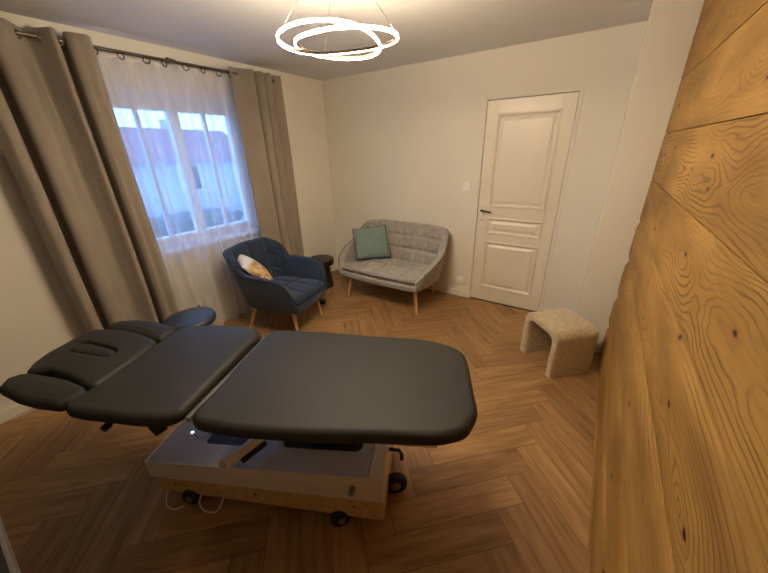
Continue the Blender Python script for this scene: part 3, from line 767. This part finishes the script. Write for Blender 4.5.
def slot(s0, s1, t0, t1, r):
    bm = bmesh.new(); prism(bm, rrect(s0, s1, t0, t1, r, 6), lambda s: ztop_(s)-.003, lambda s: ztop_(s)+.0006); bmesh.ops.recalc_face_normals(bm, faces=bm.faces[:])
    link_mesh('slot', bm, M['black'], lid, smooth=False)
slot(.245, .46, .122, .20, .024); slot(.66, 1.06, .128, .215, .03)
# floor-pedal tubes, lock knob, glowing button, loose tube
bm = bmesh.new(); s_, t_ = local_b(2.465, -2.70); p = PB(.985, .02, ztop_(.985)-.045)
lathe(bm, [(0, 0), (.013, 0), (.014, .003), (.014, .03), (.011, .036), (0, .036)], 20); link_mesh('lock_knob', bm, M['steel'], tb, M0=Matrix.Translation(PB(1.045, 0.0, .285))@Matrix.Rotation(tb_, 4, 'Z')@Matrix.Rotation(math.radians(80), 4, 'X'))
bm = bmesh.new(); s_, t_ = local_b(1.545, -2.93); z = ztop_(.16)
lathe(bm, [(0.003, 0), (.006, 0), (.0065, .002), (.003, .003), (.003, 0)], 24); link_mesh('power_button', bm, M['glow'], tb, M0=Matrix.Translation(PB(.125, .183, ztop_(.125)-.001)))
bm = bmesh.new(); a = Vector((1.995, -2.992, .42)); b = Vector((1.975, -2.775, .375))
def pipe(bm, a, b, ro, ri, n=24):
    d_ = (b-a).normalized(); nx, ny = frame_of(d_); R_ = []
    for p, r in ((a, ri), (a, ro), (b, ro), (b, ri)): R_.append([bm.verts.new(p+(nx*math.cos(2*PI*k/n)+ny*math.sin(2*PI*k/n))*r) for k in range(n)])
    for i in range(4):
        for k in range(n): bm.faces.new((R_[i][k], R_[i][(k+1) % n], R_[(i+1) % 4][(k+1) % n], R_[(i+1) % 4][k]))
    bmesh.ops.recalc_face_normals(bm, faces=bm.faces[:])
pipe(bm, a, b, .0235, .018); tube(bm, [b+Vector((0, 0, .0)), b+(b-a).normalized()*.12+Vector((0, 0, .06))], .018, 12)
pt = link_mesh('pedal_tube', bm, M['cream'], tb, angle=50)
bm = bmesh.new(); tube(bm, [a+(b-a)*.06, a+(b-a)*.9], .0165, 16); link_mesh('tube_core', bm, M['black'], pt, angle=50)
bm = bmesh.new(); tube(bm, [b+(a-b)*.62+Vector((.028, -.01, -.02)), b+(a-b)*.1+Vector((.028, 0, -.02))], .013, 12); link_mesh('rubber_stop', bm, M['black'], pt, angle=50)
bm = bmesh.new(); c_ = [PB(.80, .165, ztop_(.80)+.016), PB(1.0, .175, ztop_(1.0)+.016)]; tube(bm, [c_[0], c_[1]], .013, 14); tube(bm, [c_[1], PB(1.02, .20, ztop_(1.02)+.02)], .013, 14); link_mesh('pedal_bar', bm, M['cream'], tb, angle=50)
bm = bmesh.new(); tube(bm, [PB(.155, .165, ztop_(.16)+.004), PB(.19, .145, ztop_(.19)+.004), PB(.225, .155, ztop_(.22)+.005), PB(.25, .175, ztop_(.25)+.01)], .0018, 8); link_mesh('button_wire', bm, M['black'], tb)
# lever at the foot end
bm = bmesh.new(); q0 = PB(BL, .20, .30)
tube(bm, [q0, q0+Ab*.05, q0+Ab*.062+Vector((0, 0, -.03)), q0+Ab*.062+Vector((0, 0, -.06))], [.008, .009, .010, .010], 12); link_mesh('foot_lever', bm, M['black'], tb, angle=60)
# castors
def castor(s, t, r=.05, w=.03, turn=0.):
    bm = bmesh.new(); c = PB(s, t, r)
    lathe(bm, [(.0, -w/2), (r*.45, -w/2), (r*.5, -w/2-.003), (r*.92, -w/2), (r, -w/2+.008), (r, w/2-.008), (r*.92, w/2), (r*.5, w/2+.003), (r*.45, w/2), (0, w/2)], 36)
    W = link_mesh('castor', bm, M['black'], tb, M0=Matrix.Translation(c)@Matrix.Rotation(tb_+turn, 4, 'Z')@Matrix.Rotation(PI/2, 4, 'X'), angle=50)
    bm = bmesh.new(); lathe(bm, [(0, -w/2-.006), (r*.40, -w/2-.006), (r*.42, -w/2), (r*.42, w/2), (r*.40, w/2+.006), (0, w/2+.006)], 24)
    link_mesh('hub', bm, M['steel'], W, angle=50)
castor(.185, .012, .046, .04); castor(.969, .012, .046, .04, .5); castor(BL+.03, .20, .060, .036, .25); castor(.2, BW-.05); castor(1.0, BW-.05)
bm = bmesh.new()
def arc(p0, p1, p2): return catmull([Vector(p) for p in (p0, p1, p2)], 8, closed=False)
pts = catmull([Vector(p) for p in ((1.545, -3.10, .075), (1.585, -3.145, .03), (1.63, -3.14, .006), (1.665, -3.10, .01))], 8, closed=False); tube(bm, pts, .0032, 8)
pts = catmull([Vector(p) for p in ((1.72, -3.02, .07), (1.735, -3.055, .03), (1.78, -3.055, .006), (1.83, -3.025, .008), (1.835, -2.985, .05), (1.81, -2.96, .075))], 8, closed=False); tube(bm, pts, .0032, 8)
link_mesh('mains_cable', bm, M['white_wire'], tb)

# ------------------------------------------------------------------ shell seats (armchair, loveseat)
def shell(stations, nv_in, tuft_u, tuft_v, th=.045, puff=.012, per=14):
    """stations: half profile [(bottom),(top)] from front corner to back centre, mirrored; returns bmesh of an upholstered shell"""
    half = stations; full = [((-b[0], b[1], b[2]), (-t[0], t[1], t[2])) for b, t in half] + [(b, t) for b, t in half[-2::-1]]
    Bp = catmull([f[0] for f in full], per, closed=False); Tp = catmull([f[1] for f in full], per, closed=False)
    n = len(Bp); bm = bmesh.new(); rings = []
    Ls = [0]
    for i in range(1, n): Ls.append(Ls[-1]+((Bp[i]+Tp[i])/2-(Bp[i-1]+Tp[i-1])/2).length)
    tot = Ls[-1]
    for i in range(n):
        d = ((Bp[min(i+1, n-1)]+Tp[min(i+1, n-1)])-(Bp[max(i-1, 0)]+Tp[max(i-1, 0)])); d.z = 0; d.normalize()
        upv = (Tp[i]-Bp[i]); Ht = upv.length; upn = upv.normalized()
        inw = d.cross(upn).normalized()            # sign fixed below
        cen = Vector((0, -.02, (Bp[i].z+Tp[i].z)/2))
        if inw.dot(cen-(Bp[i]+Tp[i])/2) < 0: inw = -inw
        u = Ls[i]/tot; ring = []
        edge = min(1, min(Ls[i], tot-Ls[i])/.03); endf = .55+.45*math.sqrt(max(0, 1-(1-edge)**2))
        T_ = th*endf
        m = 20
        for k in range(m+1):                    # outside, bottom to top
            v = k/m; ring.append(Bp[i]+upv*v*.985 - inw*(.010*math.sin(PI*v)))
        for k in range(1, 8):                   # rounded rim
            a = PI*k/8; ring.append(Tp[i]-upn*.015+inw*(T_/2-T_/2*math.cos(a))+upn*(T_*.42*math.sin(a)+.0))
        for k in range(m*2+1):                  # inside, top to bottom, tufted
            v = 1-k/(m*2)
            hgt = v*Ht
            pf = puff*min(1, (Ht*(1-v)+.004)/.03)*1.5
            dv = min([abs(v-q) *Ht for q in tuft_v(u)]+[9]); du = min([abs(u-q)*tot for q in tuft_u]+[9])
            inside = any(True for _ in [0]) and tuft_u and tuft_u[0]-.0001 <= u <= tuft_u[-1]+.0001
            grv = 0.
            if dv < .034 and inside: grv += .018*(1-dv/.034)**1.5
            if du < .034: grv += .016*(1-du/.034)**1.5
            ring.append(Bp[i]+upv*v*.985+inw*(T_+pf-grv))
        rings.append([bm.verts.new(p) for p in ring])
    m = len(rings[0])
    for a, b in zip(rings, rings[1:]):
        for k in range(m): bm.faces.new((a[k], a[(k+1) % m], b[(k+1) % m], b[k]))
    bm.faces.new(rings[0]); bm.faces.new(rings[-1][::-1])
    bmesh.ops.recalc_face_normals(bm, faces=bm.faces[:])
    rim = [(Tp[i]) for i in range(n)]
    return bm, Bp, Tp

def seat_pad(poly, z0, z1, tu=(), tv=(), crown=.02, n=140, r=.03):
    """seat cushion with cross seams; poly in xy"""
    P = smooth_loop(resample([Vector(p) for p in poly], n), 3); bm = bmesh.new(); rings = []
    xs = [p.x for p in P]; ys = [p.y for p in P]; c = Vector(((min(xs)+max(xs))/2, (min(ys)+max(ys))/2))
    def zz(x, y, z, e):
        g = 0
        for q in tu:
            dd = abs(x-q)
            if dd < .035: g += .017*(1-dd/.035)**1.5
        for q in tv:
            dd = abs(y-q)
            if dd < .035: g += .017*(1-dd/.035)**1.5
        return z-g*e
    for ins, z in ((.02, z0), (.003, z0+.004), (0, z0+.015), (0, z1-r)): rings.append([bm.verts.new((q.x, q.y, z)) for q in (inset_loop(P, ins) if ins else P)])
    for a in (25, 50, 70, 90):
        t = math.radians(a); Q = inset_loop(P, r*(1-math.cos(t))); rings.append([bm.verts.new((q.x, q.y, zz(q.x, q.y, z1-r+r*math.sin(t), a/90))) for q in Q])
    Q = inset_loop(P, r)
    for k in range(1, 22):
        t = k/22; row = []
        for q in Q:
            x, y = q.x*(1-t)+c.x*t, q.y*(1-t)+c.y*t; row.append(bm.verts.new((x, y, zz(x, y, z1+crown*math.sin(t*PI/2)**.7, 1))))
        rings.append(row)
    for a, b in zip(rings, rings[1:]):
        for k in range(n): bm.faces.new((a[k], a[(k+1) % n], b[(k+1) % n], b[k]))
    bm.faces.new(rings[0][::-1]); bm.faces.new(rings[-1])
    bmesh.ops.recalc_face_normals(bm, faces=bm.faces[:])
    return bm

def legm(top, foot, r0=.021, r1=.013):
    bm = bmesh.new(); top, foot = Vector(top), Vector(foot)
    tube(bm, [top, top.lerp(foot, .5), top.lerp(foot, .985), foot], [r0, (r0+r1)/2+.001, r1, r1*.8], 18)
    # keep the foot flat on the floor
    for v in bm.verts:
        if v.co.z < .006: v.co.z = .0005
    return bm

# armchair, local front = -Y
ac = thing('armchair', 'navy blue velvet tub armchair on splayed oak legs in front of the sheer curtain', 'armchair', (.562, -1.520, 0), math.radians(90+12))
st = [((.262, -.395, .285), (.272, -.402, .385)), ((.275, -.365, .28), (.308, -.375, .50)), ((.287, -.28, .275), (.338, -.30, .585)), ((.295, -.12, .27), (.354, -.14, .606)), ((.290, .03, .27), (.350, .02, .612)),
      ((.285, .10, .275), (.345, .095, .622)), ((.272, .165, .285), (.352, .19, .73)), ((.215, .22, .29), (.29, .32, .80)), ((.11, .245, .295), (.14, .365, .815)), ((0, .25, .295), (0, .375, .82))]
bm, Bp, Tp = shell(st, 0, [.30, .40, .5, .60, .70], lambda u: (.42, .70), th=.05, puff=.012)
sc_ = link_mesh('shell', bm, M['navy'], ac, angle=60)
bm = bmesh.new(); tube(bm, [p+Vector((0, 0, .001)) for p in Tp], .0045, 8); link_mesh('piping', bm, M['navy_pipe'], sc_)
sp = [(-.245, -.385), (0, -.40), (.245, -.385), (.258, -.30), (.255, 0), (.225, .15), (.12, .205), (0, .215), (-.12, .205), (-.225, .15), (-.255, 0), (-.258, -.30)]
pad = link_mesh('seat_cushion', seat_pad(sp, .325, .412, tu=(-.085, .085), tv=(-.12,), crown=.022), M['navy'], ac, angle=60)
bm = bmesh.new(); cushion(bm, [(x*1.06, y*1.03-.002) for x, y in sp], .335, .075, .02); link_mesh('seat_base', bm, M['navy'], ac, angle=60)
bm = bmesh.new(); tube(bm, catmull([Vector((x, y-.004, .372)) for x, y in ((-.262, -.30), (-.255, -.375), (-.18, -.402), (0, -.411), (.18, -.402), (.255, -.375), (.262, -.30))], 8, closed=False), .005, 8); link_mesh('piping', bm, M['navy_pipe'], pad)
for tp, ft_ in (((-.19, -.29, .275), (-.215, -.335, 0)), ((.19, -.29, .275), (.215, -.335, 0)), ((-.19, .14, .275), (-.245, .235, 0)), ((.19, .14, .275), (.245, .235, 0))):
    link_mesh('leg', legm(tp, ft_), M['oak'], ac)

# loveseat
ls = thing('loveseat', 'small light grey tufted two-seat sofa on oak legs against the back wall', 'sofa', (1.228, -.38, 0), math.radians(0))
st = [((.500, -.37, .30), (.515, -.378, .385)), ((.535, -.27, .29), (.580, -.30, .465)), ((.55, -.10, .285), (.625, -.14, .545)), ((.55, .04, .285), (.628, .03, .605)),
      ((.54, .12, .29), (.598, .185, .72)), ((.48, .185, .295), (.55, .285, .803)), ((.32, .215, .30), (.36, .325, .828)), ((.15, .22, .30), (.16, .33, .83)), ((0, .22, .30), (0, .33, .83))]
bm, Bp, Tp = shell(st, 0, [.285, .357, .428, .5, .572, .643, .715], lambda u: (.45, .74), th=.05, puff=.012)
sg_ = link_mesh('shell', bm, M['grey'], ls, angle=60)
bm = bmesh.new(); tube(bm, [p+Vector((0, 0, .001)) for p in Tp], .0042, 8); link_mesh('piping', bm, M['grey_pipe'], sg_)
sp = [(-.475, -.36), (-.2, -.375), (.2, -.375), (.475, -.36), (.505, -.28), (.505, .0), (.47, .12), (.38, .17), (0, .185), (-.38, .17), (-.47, .12), (-.505, .0), (-.505, -.28)]
pad = link_mesh('seat_cushion', seat_pad(sp, .335, .418, tu=(-.33, -.165, 0, .165, .33), tv=(-.1,), crown=.016, n=220), M['grey'], ls, angle=60)
bm = bmesh.new(); cushion(bm, [(x*1.04, y*1.03-.002) for x, y in sp], .345, .07, .02); link_mesh('seat_base', bm, M['grey'], ls, angle=60)
bm = bmesh.new(); tube(bm, catmull([Vector((x, y-.004, .380)) for x, y in ((-.512, -.28), (-.495, -.352), (-.40, -.375), (0, -.386), (.40, -.375), (.495, -.352), (.512, -.28))], 8, closed=False), .005, 8); link_mesh('piping', bm, M['grey_pipe'], pad)
for tp, ft_ in (((-.42, -.27, .28), (-.462, -.315, 0)), ((.44, -.27, .28), (.492, -.318, 0)), ((-.38, .16, .28), (-.42, .275, 0)), ((.38, .16, .28), (.415, .28, 0))):
    link_mesh('leg', legm(tp, ft_), M['oak'], ls)

# ------------------------------------------------------------------ throw pillows
def pillow(bl, br, tr, tl, thick, n=36, sag=.0):
    """stuffed square cover between four corners (world coordinates)"""
    bl, br, tr, tl = map(Vector, (bl, br, tr, tl)); nrm = (br-bl).cross(tl-bl).normalized(); c = (bl+br+tr+tl)/4
    bm = bmesh.new(); sides = []
    for s in (1, -1):
        rows = []
        for j in range(n+1):
            row = []
            for i in range(n+1):
                u, v = i/n, j/n
                pu = 4*u*(1-u); pv = 4*v*(1-v)
                uu = u+ (u-.5)*-.10*pv*0; p = (bl*(1-u)+br*u)*(1-v)+(tl*(1-u)+tr*u)*v
                pin = .045*((2*u-1)**2*(1) * (pv) + (2*v-1)**2*(pu))       # sides pulled in, corners stay
                p = p+(c-p)*pin*1.0
                h = thick/2*(pu*pv)**.42
                wr = .004*math.sin(9*u+5*v)*math.sin(7*v+2)*pu*pv
                row.append(bm.verts.new(p-c+nrm*s*(h+wr)))
            rows.append(row)
        for a, b in zip(rows, rows[1:]):
            for i in range(n):
                f = (a[i], a[i+1], b[i+1], b[i]); bm.faces.new(f if s > 0 else f[::-1])
        sides.append(rows)
    bmesh.ops.remove_doubles(bm, verts=bm.verts[:], dist=1e-5)
    R = sides[0]; rim = [v.co.copy() for v in ()]
    def edgep(u, v):
        pu = 4*u*(1-u); pv = 4*v*(1-v); p = (bl*(1-u)+br*u)*(1-v)+(tl*(1-u)+tr*u)*v
        return p+(c-p)*.045*((2*u-1)**2*pv+(2*v-1)**2*pu)-c
    rim = [edgep(i/n, 0) for i in range(n)]+[edgep(1, i/n) for i in range(n)]+[edgep(1-i/n, 1) for i in range(n)]+[edgep(0, 1-i/n) for i in range(n)]
    return bm, c, rim
bm, c, rim = pillow((.845, -.585, .452), (1.15, -.30, .452), (1.02, -.215, .805), (.690, -.440, .765), .13)
pt_ = thing('throw_pillow', 'teal velvet throw pillow with dark piping leaning on the left of the grey sofa', 'pillow', c)
link_mesh('cover', bm, M['teal'], pt_, angle=70)
bm = bmesh.new(); tube(bm, rim, .006, 8, closed=True); link_mesh('piping', bm, M['navy_pipe'], pt_)
d1 = Vector((.893, .064, -.447)); d2 = Vector((-.376, .652, -.66)); n3 = d1.cross(d2).normalized()
ang = math.radians(22); d2 = (d2*math.cos(ang)+n3*math.sin(ang)).normalized()
cc = Vector((.465, -1.69, .625))
a_, b_ = d1*.30, d2*.16
bm, c, rim = pillow(cc+a_, cc+b_, cc-a_, cc-b_, .12)
pg = tag(link_mesh('throw_pillow', bm, M['gold'], None, angle=70), 'white and gold patterned throw pillow resting in the navy armchair', 'pillow'); pg.location = c

# ------------------------------------------------------------------ side stools
rs = thing('rolling_stool', 'round navy vinyl rolling stool beside the curtain behind the massage table head', 'stool', (.615, -2.415, 0))
bm = bmesh.new(); lathe(bm, [(0, .42), (.160, .42), (.178, .428), (.183, .445), (.183, .462), (.175, .477), (.155, .485), (0, .489)], 56); link_mesh('seat', bm, M['stool_navy'], rs, angle=50)
bm = bmesh.new(); lathe(bm, [(0, .10), (.028, .10), (.028, .25), (.018, .26), (.018, .42), (0, .42)], 24); link_mesh('gas_lift', bm, M['steel'], rs, angle=50)
for k in range(5):
    a = 2*PI*k/5+.3; dv = Vector((math.cos(a), math.sin(a), 0)); bm = bmesh.new()
    tube(bm, [dv*.02+Vector((0, 0, .11)), dv*.20+Vector((0, 0, .075))], [.018, .011], 10); lg = link_mesh('leg', bm, M['black'], rs)
    bm = bmesh.new(); q = dv*.205+Vector((0, 0, .026)); pv = Vector((-dv.y, dv.x, 0)); tube(bm, [q-pv*.018, q-pv*.015, q+pv*.015, q+pv*.018], [.02, .0255, .0255, .02], 20); tube(bm, [q+Vector((0, 0, .01)), q+Vector((0, 0, .05))], .007, 8); link_mesh('castor', bm, M['black'], lg, angle=50)
bm = bmesh.new(); tube(bm, [(-.10, .115, .43), (-.125, .145, .455), (-.118, .135, .488)], .008, 8); link_mesh('lever', bm, M['black'], rs)

es = thing('side_stool', 'small dark brown round stool with flared body in the corner behind the armchair', 'stool', (.27, -.615, 0))
bm = bmesh.new(); lathe(bm, [(0, .30), (.150, .30), (.163, .308), (.168, .325), (.165, .342), (.172, .352), (.172, .372), (.160, .383), (0, .386)], 56); link_mesh('stool_top', bm, M['espresso'], es, angle=40)
bm = bmesh.new(); lathe(bm, [(0, .0005), (.138, .0005), (.140, .012), (.128, .12), (.116, .22), (.112, .28), (.125, .30), (0, .30)], 56); link_mesh('stool_body', bm, M['espresso'], es, angle=40)
bm = bmesh.new(); box(bm, -.055, .055, -.03, .03, .0005, .045, .008, 2)
pw = tag(link_mesh('power_adapter', bm, M['black'], None, smooth=False), 'small black power adapter lying on the floor behind the armchair leg', 'adapter'); pw.location = (.62, -1.02, 0); pw.rotation_euler = (0, 0, .5)

# ------------------------------------------------------------------ beige arch ottoman
ot = thing('ottoman', 'beige plush arch-shaped ottoman on the floor near the wood-clad wall', 'ottoman', (3.056, -.822, 0), math.atan2(.275, -.261)+PI)
# local x along the arched face, local -y is... depth runs along local y
Wd, Dp, Ht_ = .400, .345, .398
def arch(w, h, r, n=8):
    pts = [(-w/2, 0.0005)]
    for k in range(n+1):
        a = PI-PI/2*k/n; pts.append((-w/2+r+r*math.cos(a), h-r+r*math.sin(a)))
    for k in range(n+1):
        a = PI/2-PI/2*k/n; pts.append((w/2-r+r*math.cos(a), h-r+r*math.sin(a)))
    pts.append((w/2, .0005)); return pts
tk = .058
outer = arch(Wd, Ht_, .075); innr = arch(Wd-2*tk, Ht_-tk-.008, .05)
bm = bmesh.new(); rings = []; bev = .016
prof = [(0, bev), (bev*.3, bev*.3), (bev, 0)]
secs = [(-Dp/2, bev), (-Dp/2+bev*.3, bev*.3), (-Dp/2+bev, 0)] + [(-Dp/2+bev+(Dp-2*bev)*k/10, 0) for k in range(1, 10)] + [(Dp/2-bev, 0), (Dp/2-bev*.3, bev*.3), (Dp/2, bev)]
def shift(pts, ins, sign):
    out = []; m = len(pts)
    for i, (x, z) in enumerate(pts):
        a = pts[max(i-1, 0)]; b = pts[min(i+1, m-1)]; tx, tz = b[0]-a[0], b[1]-a[1]; l = math.hypot(tx, tz)
        nx, nz = tz/l, -tx/l
        if i in (0, m-1): nz = 0; nx = math.copysign(1, nx)
        out.append((x+nx*ins*sign, z+nz*ins*sign))
    return out
for y, ins in secs:
    o1 = shift(outer, ins, 1); i1 = shift(innr, ins, -1)
    pl = 0 if ins else .0
    rings.append(([bm.verts.new((x, y, z)) for x, z in o1], [bm.verts.new((x, y, z)) for x, z in i1]))
mN = len(outer)
for (oa, ia), (ob, ib) in zip(rings, rings[1:]):
    for k in range(mN-1):
        bm.faces.new((oa[k], oa[k+1], ob[k+1], ob[k])); bm.faces.new((ia[k], ib[k], ib[k+1], ia[k+1]))
    bm.faces.new((oa[0], ob[0], ib[0], ia[0])); bm.faces.new((oa[-1], ia[-1], ib[-1], ob[-1]))
for R_ in (rings[0], rings[-1]):
    for k in range(mN-1): bm.faces.new((R_[0][k], R_[0][k+1], R_[1][k+1], R_[1][k]))
bmesh.ops.recalc_face_normals(bm, faces=bm.faces[:])
link_mesh('body', bm, M['boucle'], ot, angle=55)
for sx in (-1, 1):
    bm = bmesh.new(); rp = shift(outer, bev*.5, 1)
    tube(bm, [(x, sx*(Dp/2-.004), z) for x, z in rp[0:]], .0045, 8); link_mesh('piping', bm, M['boucle'], ot)

# ------------------------------------------------------------------ wall fittings
sw = thing('light_switch', 'white light switch on the back wall left of the door handle', 'switch', (1.925, 0, 1.27))
bm = bmesh.new(); box(bm, -.041, .041, -.013, 0, -.041, .041, .003, 2); link_mesh('plate', bm, M['plate'], sw, smooth=False)
for x in (-.014, .014):
    bm = bmesh.new(); box(bm, x-.0125, x+.0125, -.018, -.013, -.026, .026, .0015, 1); link_mesh('rocker', bm, M['plate'], sw, smooth=False)
so = thing('wall_socket', 'white wall socket low on the back wall between sofa and door', 'socket', (1.93, 0, .20))
bm = bmesh.new(); box(bm, -.041, .041, -.013, 0, -.041, .041, .003, 2); link_mesh('plate', bm, M['plate'], so, smooth=False)
bm = bmesh.new(); torus(bm, (0, -.0135, 0), (0, 1, 0), .02, .002); tube(bm, [(0, -.014, 0), (0, -.0125, 0)], .0195, 24)
link_mesh('socket_well', bm, M['plate'], so)
bm = bmesh.new()
for x in (-.0095, .0095): tube(bm, [(x, -.0150, 0), (x, -.013, 0)], .0035, 10)
link_mesh('pin_hole', bm, M['black'], so)

bm = bmesh.new(); tube(bm, catmull([Vector(p) for p in ((.03, -3.60, .005), (.028, -3.50, .005), (.035, -3.43, .005), (.052, -3.31, .005), (.075, -3.15, .005), (.07, -2.95, .005), (.055, -2.7, .005))], 10, closed=False), .0042, 8)
tag(link_mesh('power_cable', bm, M['white_wire'], None), 'white cable lying along the left baseboard below the table head', 'cable')

# ------------------------------------------------------------------ outside
def house(name, x, y, w, dpt, h, rh, mat, label, rz=0., nwin=3):
    t = thing(name, label, 'house', (x, y, -1.), rz)
    bm = bmesh.new(); box(bm, -dpt/2, dpt/2, -w/2, w/2, 0, h); link_mesh('walls', bm, mat, t, smooth=False)
    bm = bmesh.new(); o = .4
    v = [bm.verts.new(p) for p in ((-dpt/2-o, -w/2-o, h-.1), (dpt/2+o, -w/2-o, h-.1), (0, -w/2-o, h+rh), (-dpt/2-o, w/2+o, h-.1), (dpt/2+o, w/2+o, h-.1), (0, w/2+o, h+rh))]
    for f in ((0, 1, 2), (3, 5, 4), (0, 2, 5, 3), (1, 4, 5, 2), (0, 3, 4, 1)): bm.faces.new([v[k] for k in f])
    bmesh.ops.recalc_face_normals(bm, faces=bm.faces[:])
    rf = link_mesh('roof', bm, M['tile'], t, smooth=False)
    bm = bmesh.new(); box(bm, -.9, -.4, w*.2, w*.2+.6, h+rh*.4, h+rh+.5); link_mesh('chimney', bm, mat, rf, smooth=False)
    for f in range(2):
        for k in range(nwin):
            yy = -w/2+w*(k+.5)/nwin; zz = 1.0+f*2.6
            if zz+1.2 > h: continue
            bm = bmesh.new(); box(bm, dpt/2, dpt/2+.06, yy-.55, yy+.55, zz, zz+1.3); wf = link_mesh('window', bm, M['frame'], t, smooth=False)
            bm = bmesh.new()
            for q in (-1, 1): box(bm, dpt/2+.06, dpt/2+.08, yy+q*.25-.2, yy+q*.25+.2, zz+.1, zz+1.2)
            link_mesh('pane', bm, M['pane_dark'], wf, smooth=False)
house('house', -17, 4.5, 9, 7, 2.5, 1.5, M['render_'], 'pale house with red tiled roof seen through the left half of the window', .1)
house('house', -19, 17, 8, 7, 2.6, 1.6, M['render_b'], 'cream house with red tiled roof seen through the right half of the window', -.1)
bm = bmesh.new(); box(bm, -45, -1., -25, 45, -1.2, -1.0); g_ = link_mesh('ground', bm, M['road'], smooth=False); g_['kind'] = 'structure'
def hedge(x, y, l, h, label):
    bm = bmesh.new(); rg = random.Random(int(x*10+y))
    bmesh.ops.create_icosphere(bm, subdivisions=4, radius=1.)
    for v in bm.verts:
        n_ = 1+.12*math.sin(v.co.x*9+x)*math.sin(v.co.y*11)+.1*rg.uniform(-1, 1)
        v.co = Vector((v.co.x*.7*n_, v.co.y*l*n_, max(-.98, v.co.z)*h/2*n_))
    o = link_mesh('hedge', bm, M['leaf']); o.location = (x, y, -1+h/2*.98); tag(o, label, 'hedge')
hedge(-9, 2.0, 2.2, .8, 'low dark hedge outside across the street, left in the window')
hedge(-10, 8.5, 2.4, 1.0, 'taller dark hedge outside in front of the cream house')

# ------------------------------------------------------------------ world: blue dusk sky
w = bpy.data.worlds.new('dusk_sky'); scn.world = w; w.use_nodes = True; nt = w.node_tree; nt.nodes.clear()
out = nt.nodes.new('ShaderNodeOutputWorld'); bg = nt.nodes.new('ShaderNodeBackground')
tc = nt.nodes.new('ShaderNodeTexCoord'); sx = nt.nodes.new('ShaderNodeSeparateXYZ'); nt.links.new(tc.outputs['Generated'], sx.inputs[0])
cr = nt.nodes.new('ShaderNodeValToRGB'); cr.color_ramp.elements[0].position = .0; cr.color_ramp.elements[0].color = (.27, .55, 1, 1); cr.color_ramp.elements[1].position = .6; cr.color_ramp.elements[1].color = (.16, .36, 1, 1)
nt.links.new(sx.outputs[2], cr.inputs[0]); nt.links.new(cr.outputs[0], bg.inputs['Color']); bg.inputs['Strength'].default_value = 4.2
nt.links.new(bg.outputs[0], out.inputs['Surface'])

vs = scn.view_settings; vs.view_transform = 'Standard'; vs.look = 'None'; vs.gamma = 1.; vs.use_curve_mapping = False; vs.exposure = .42
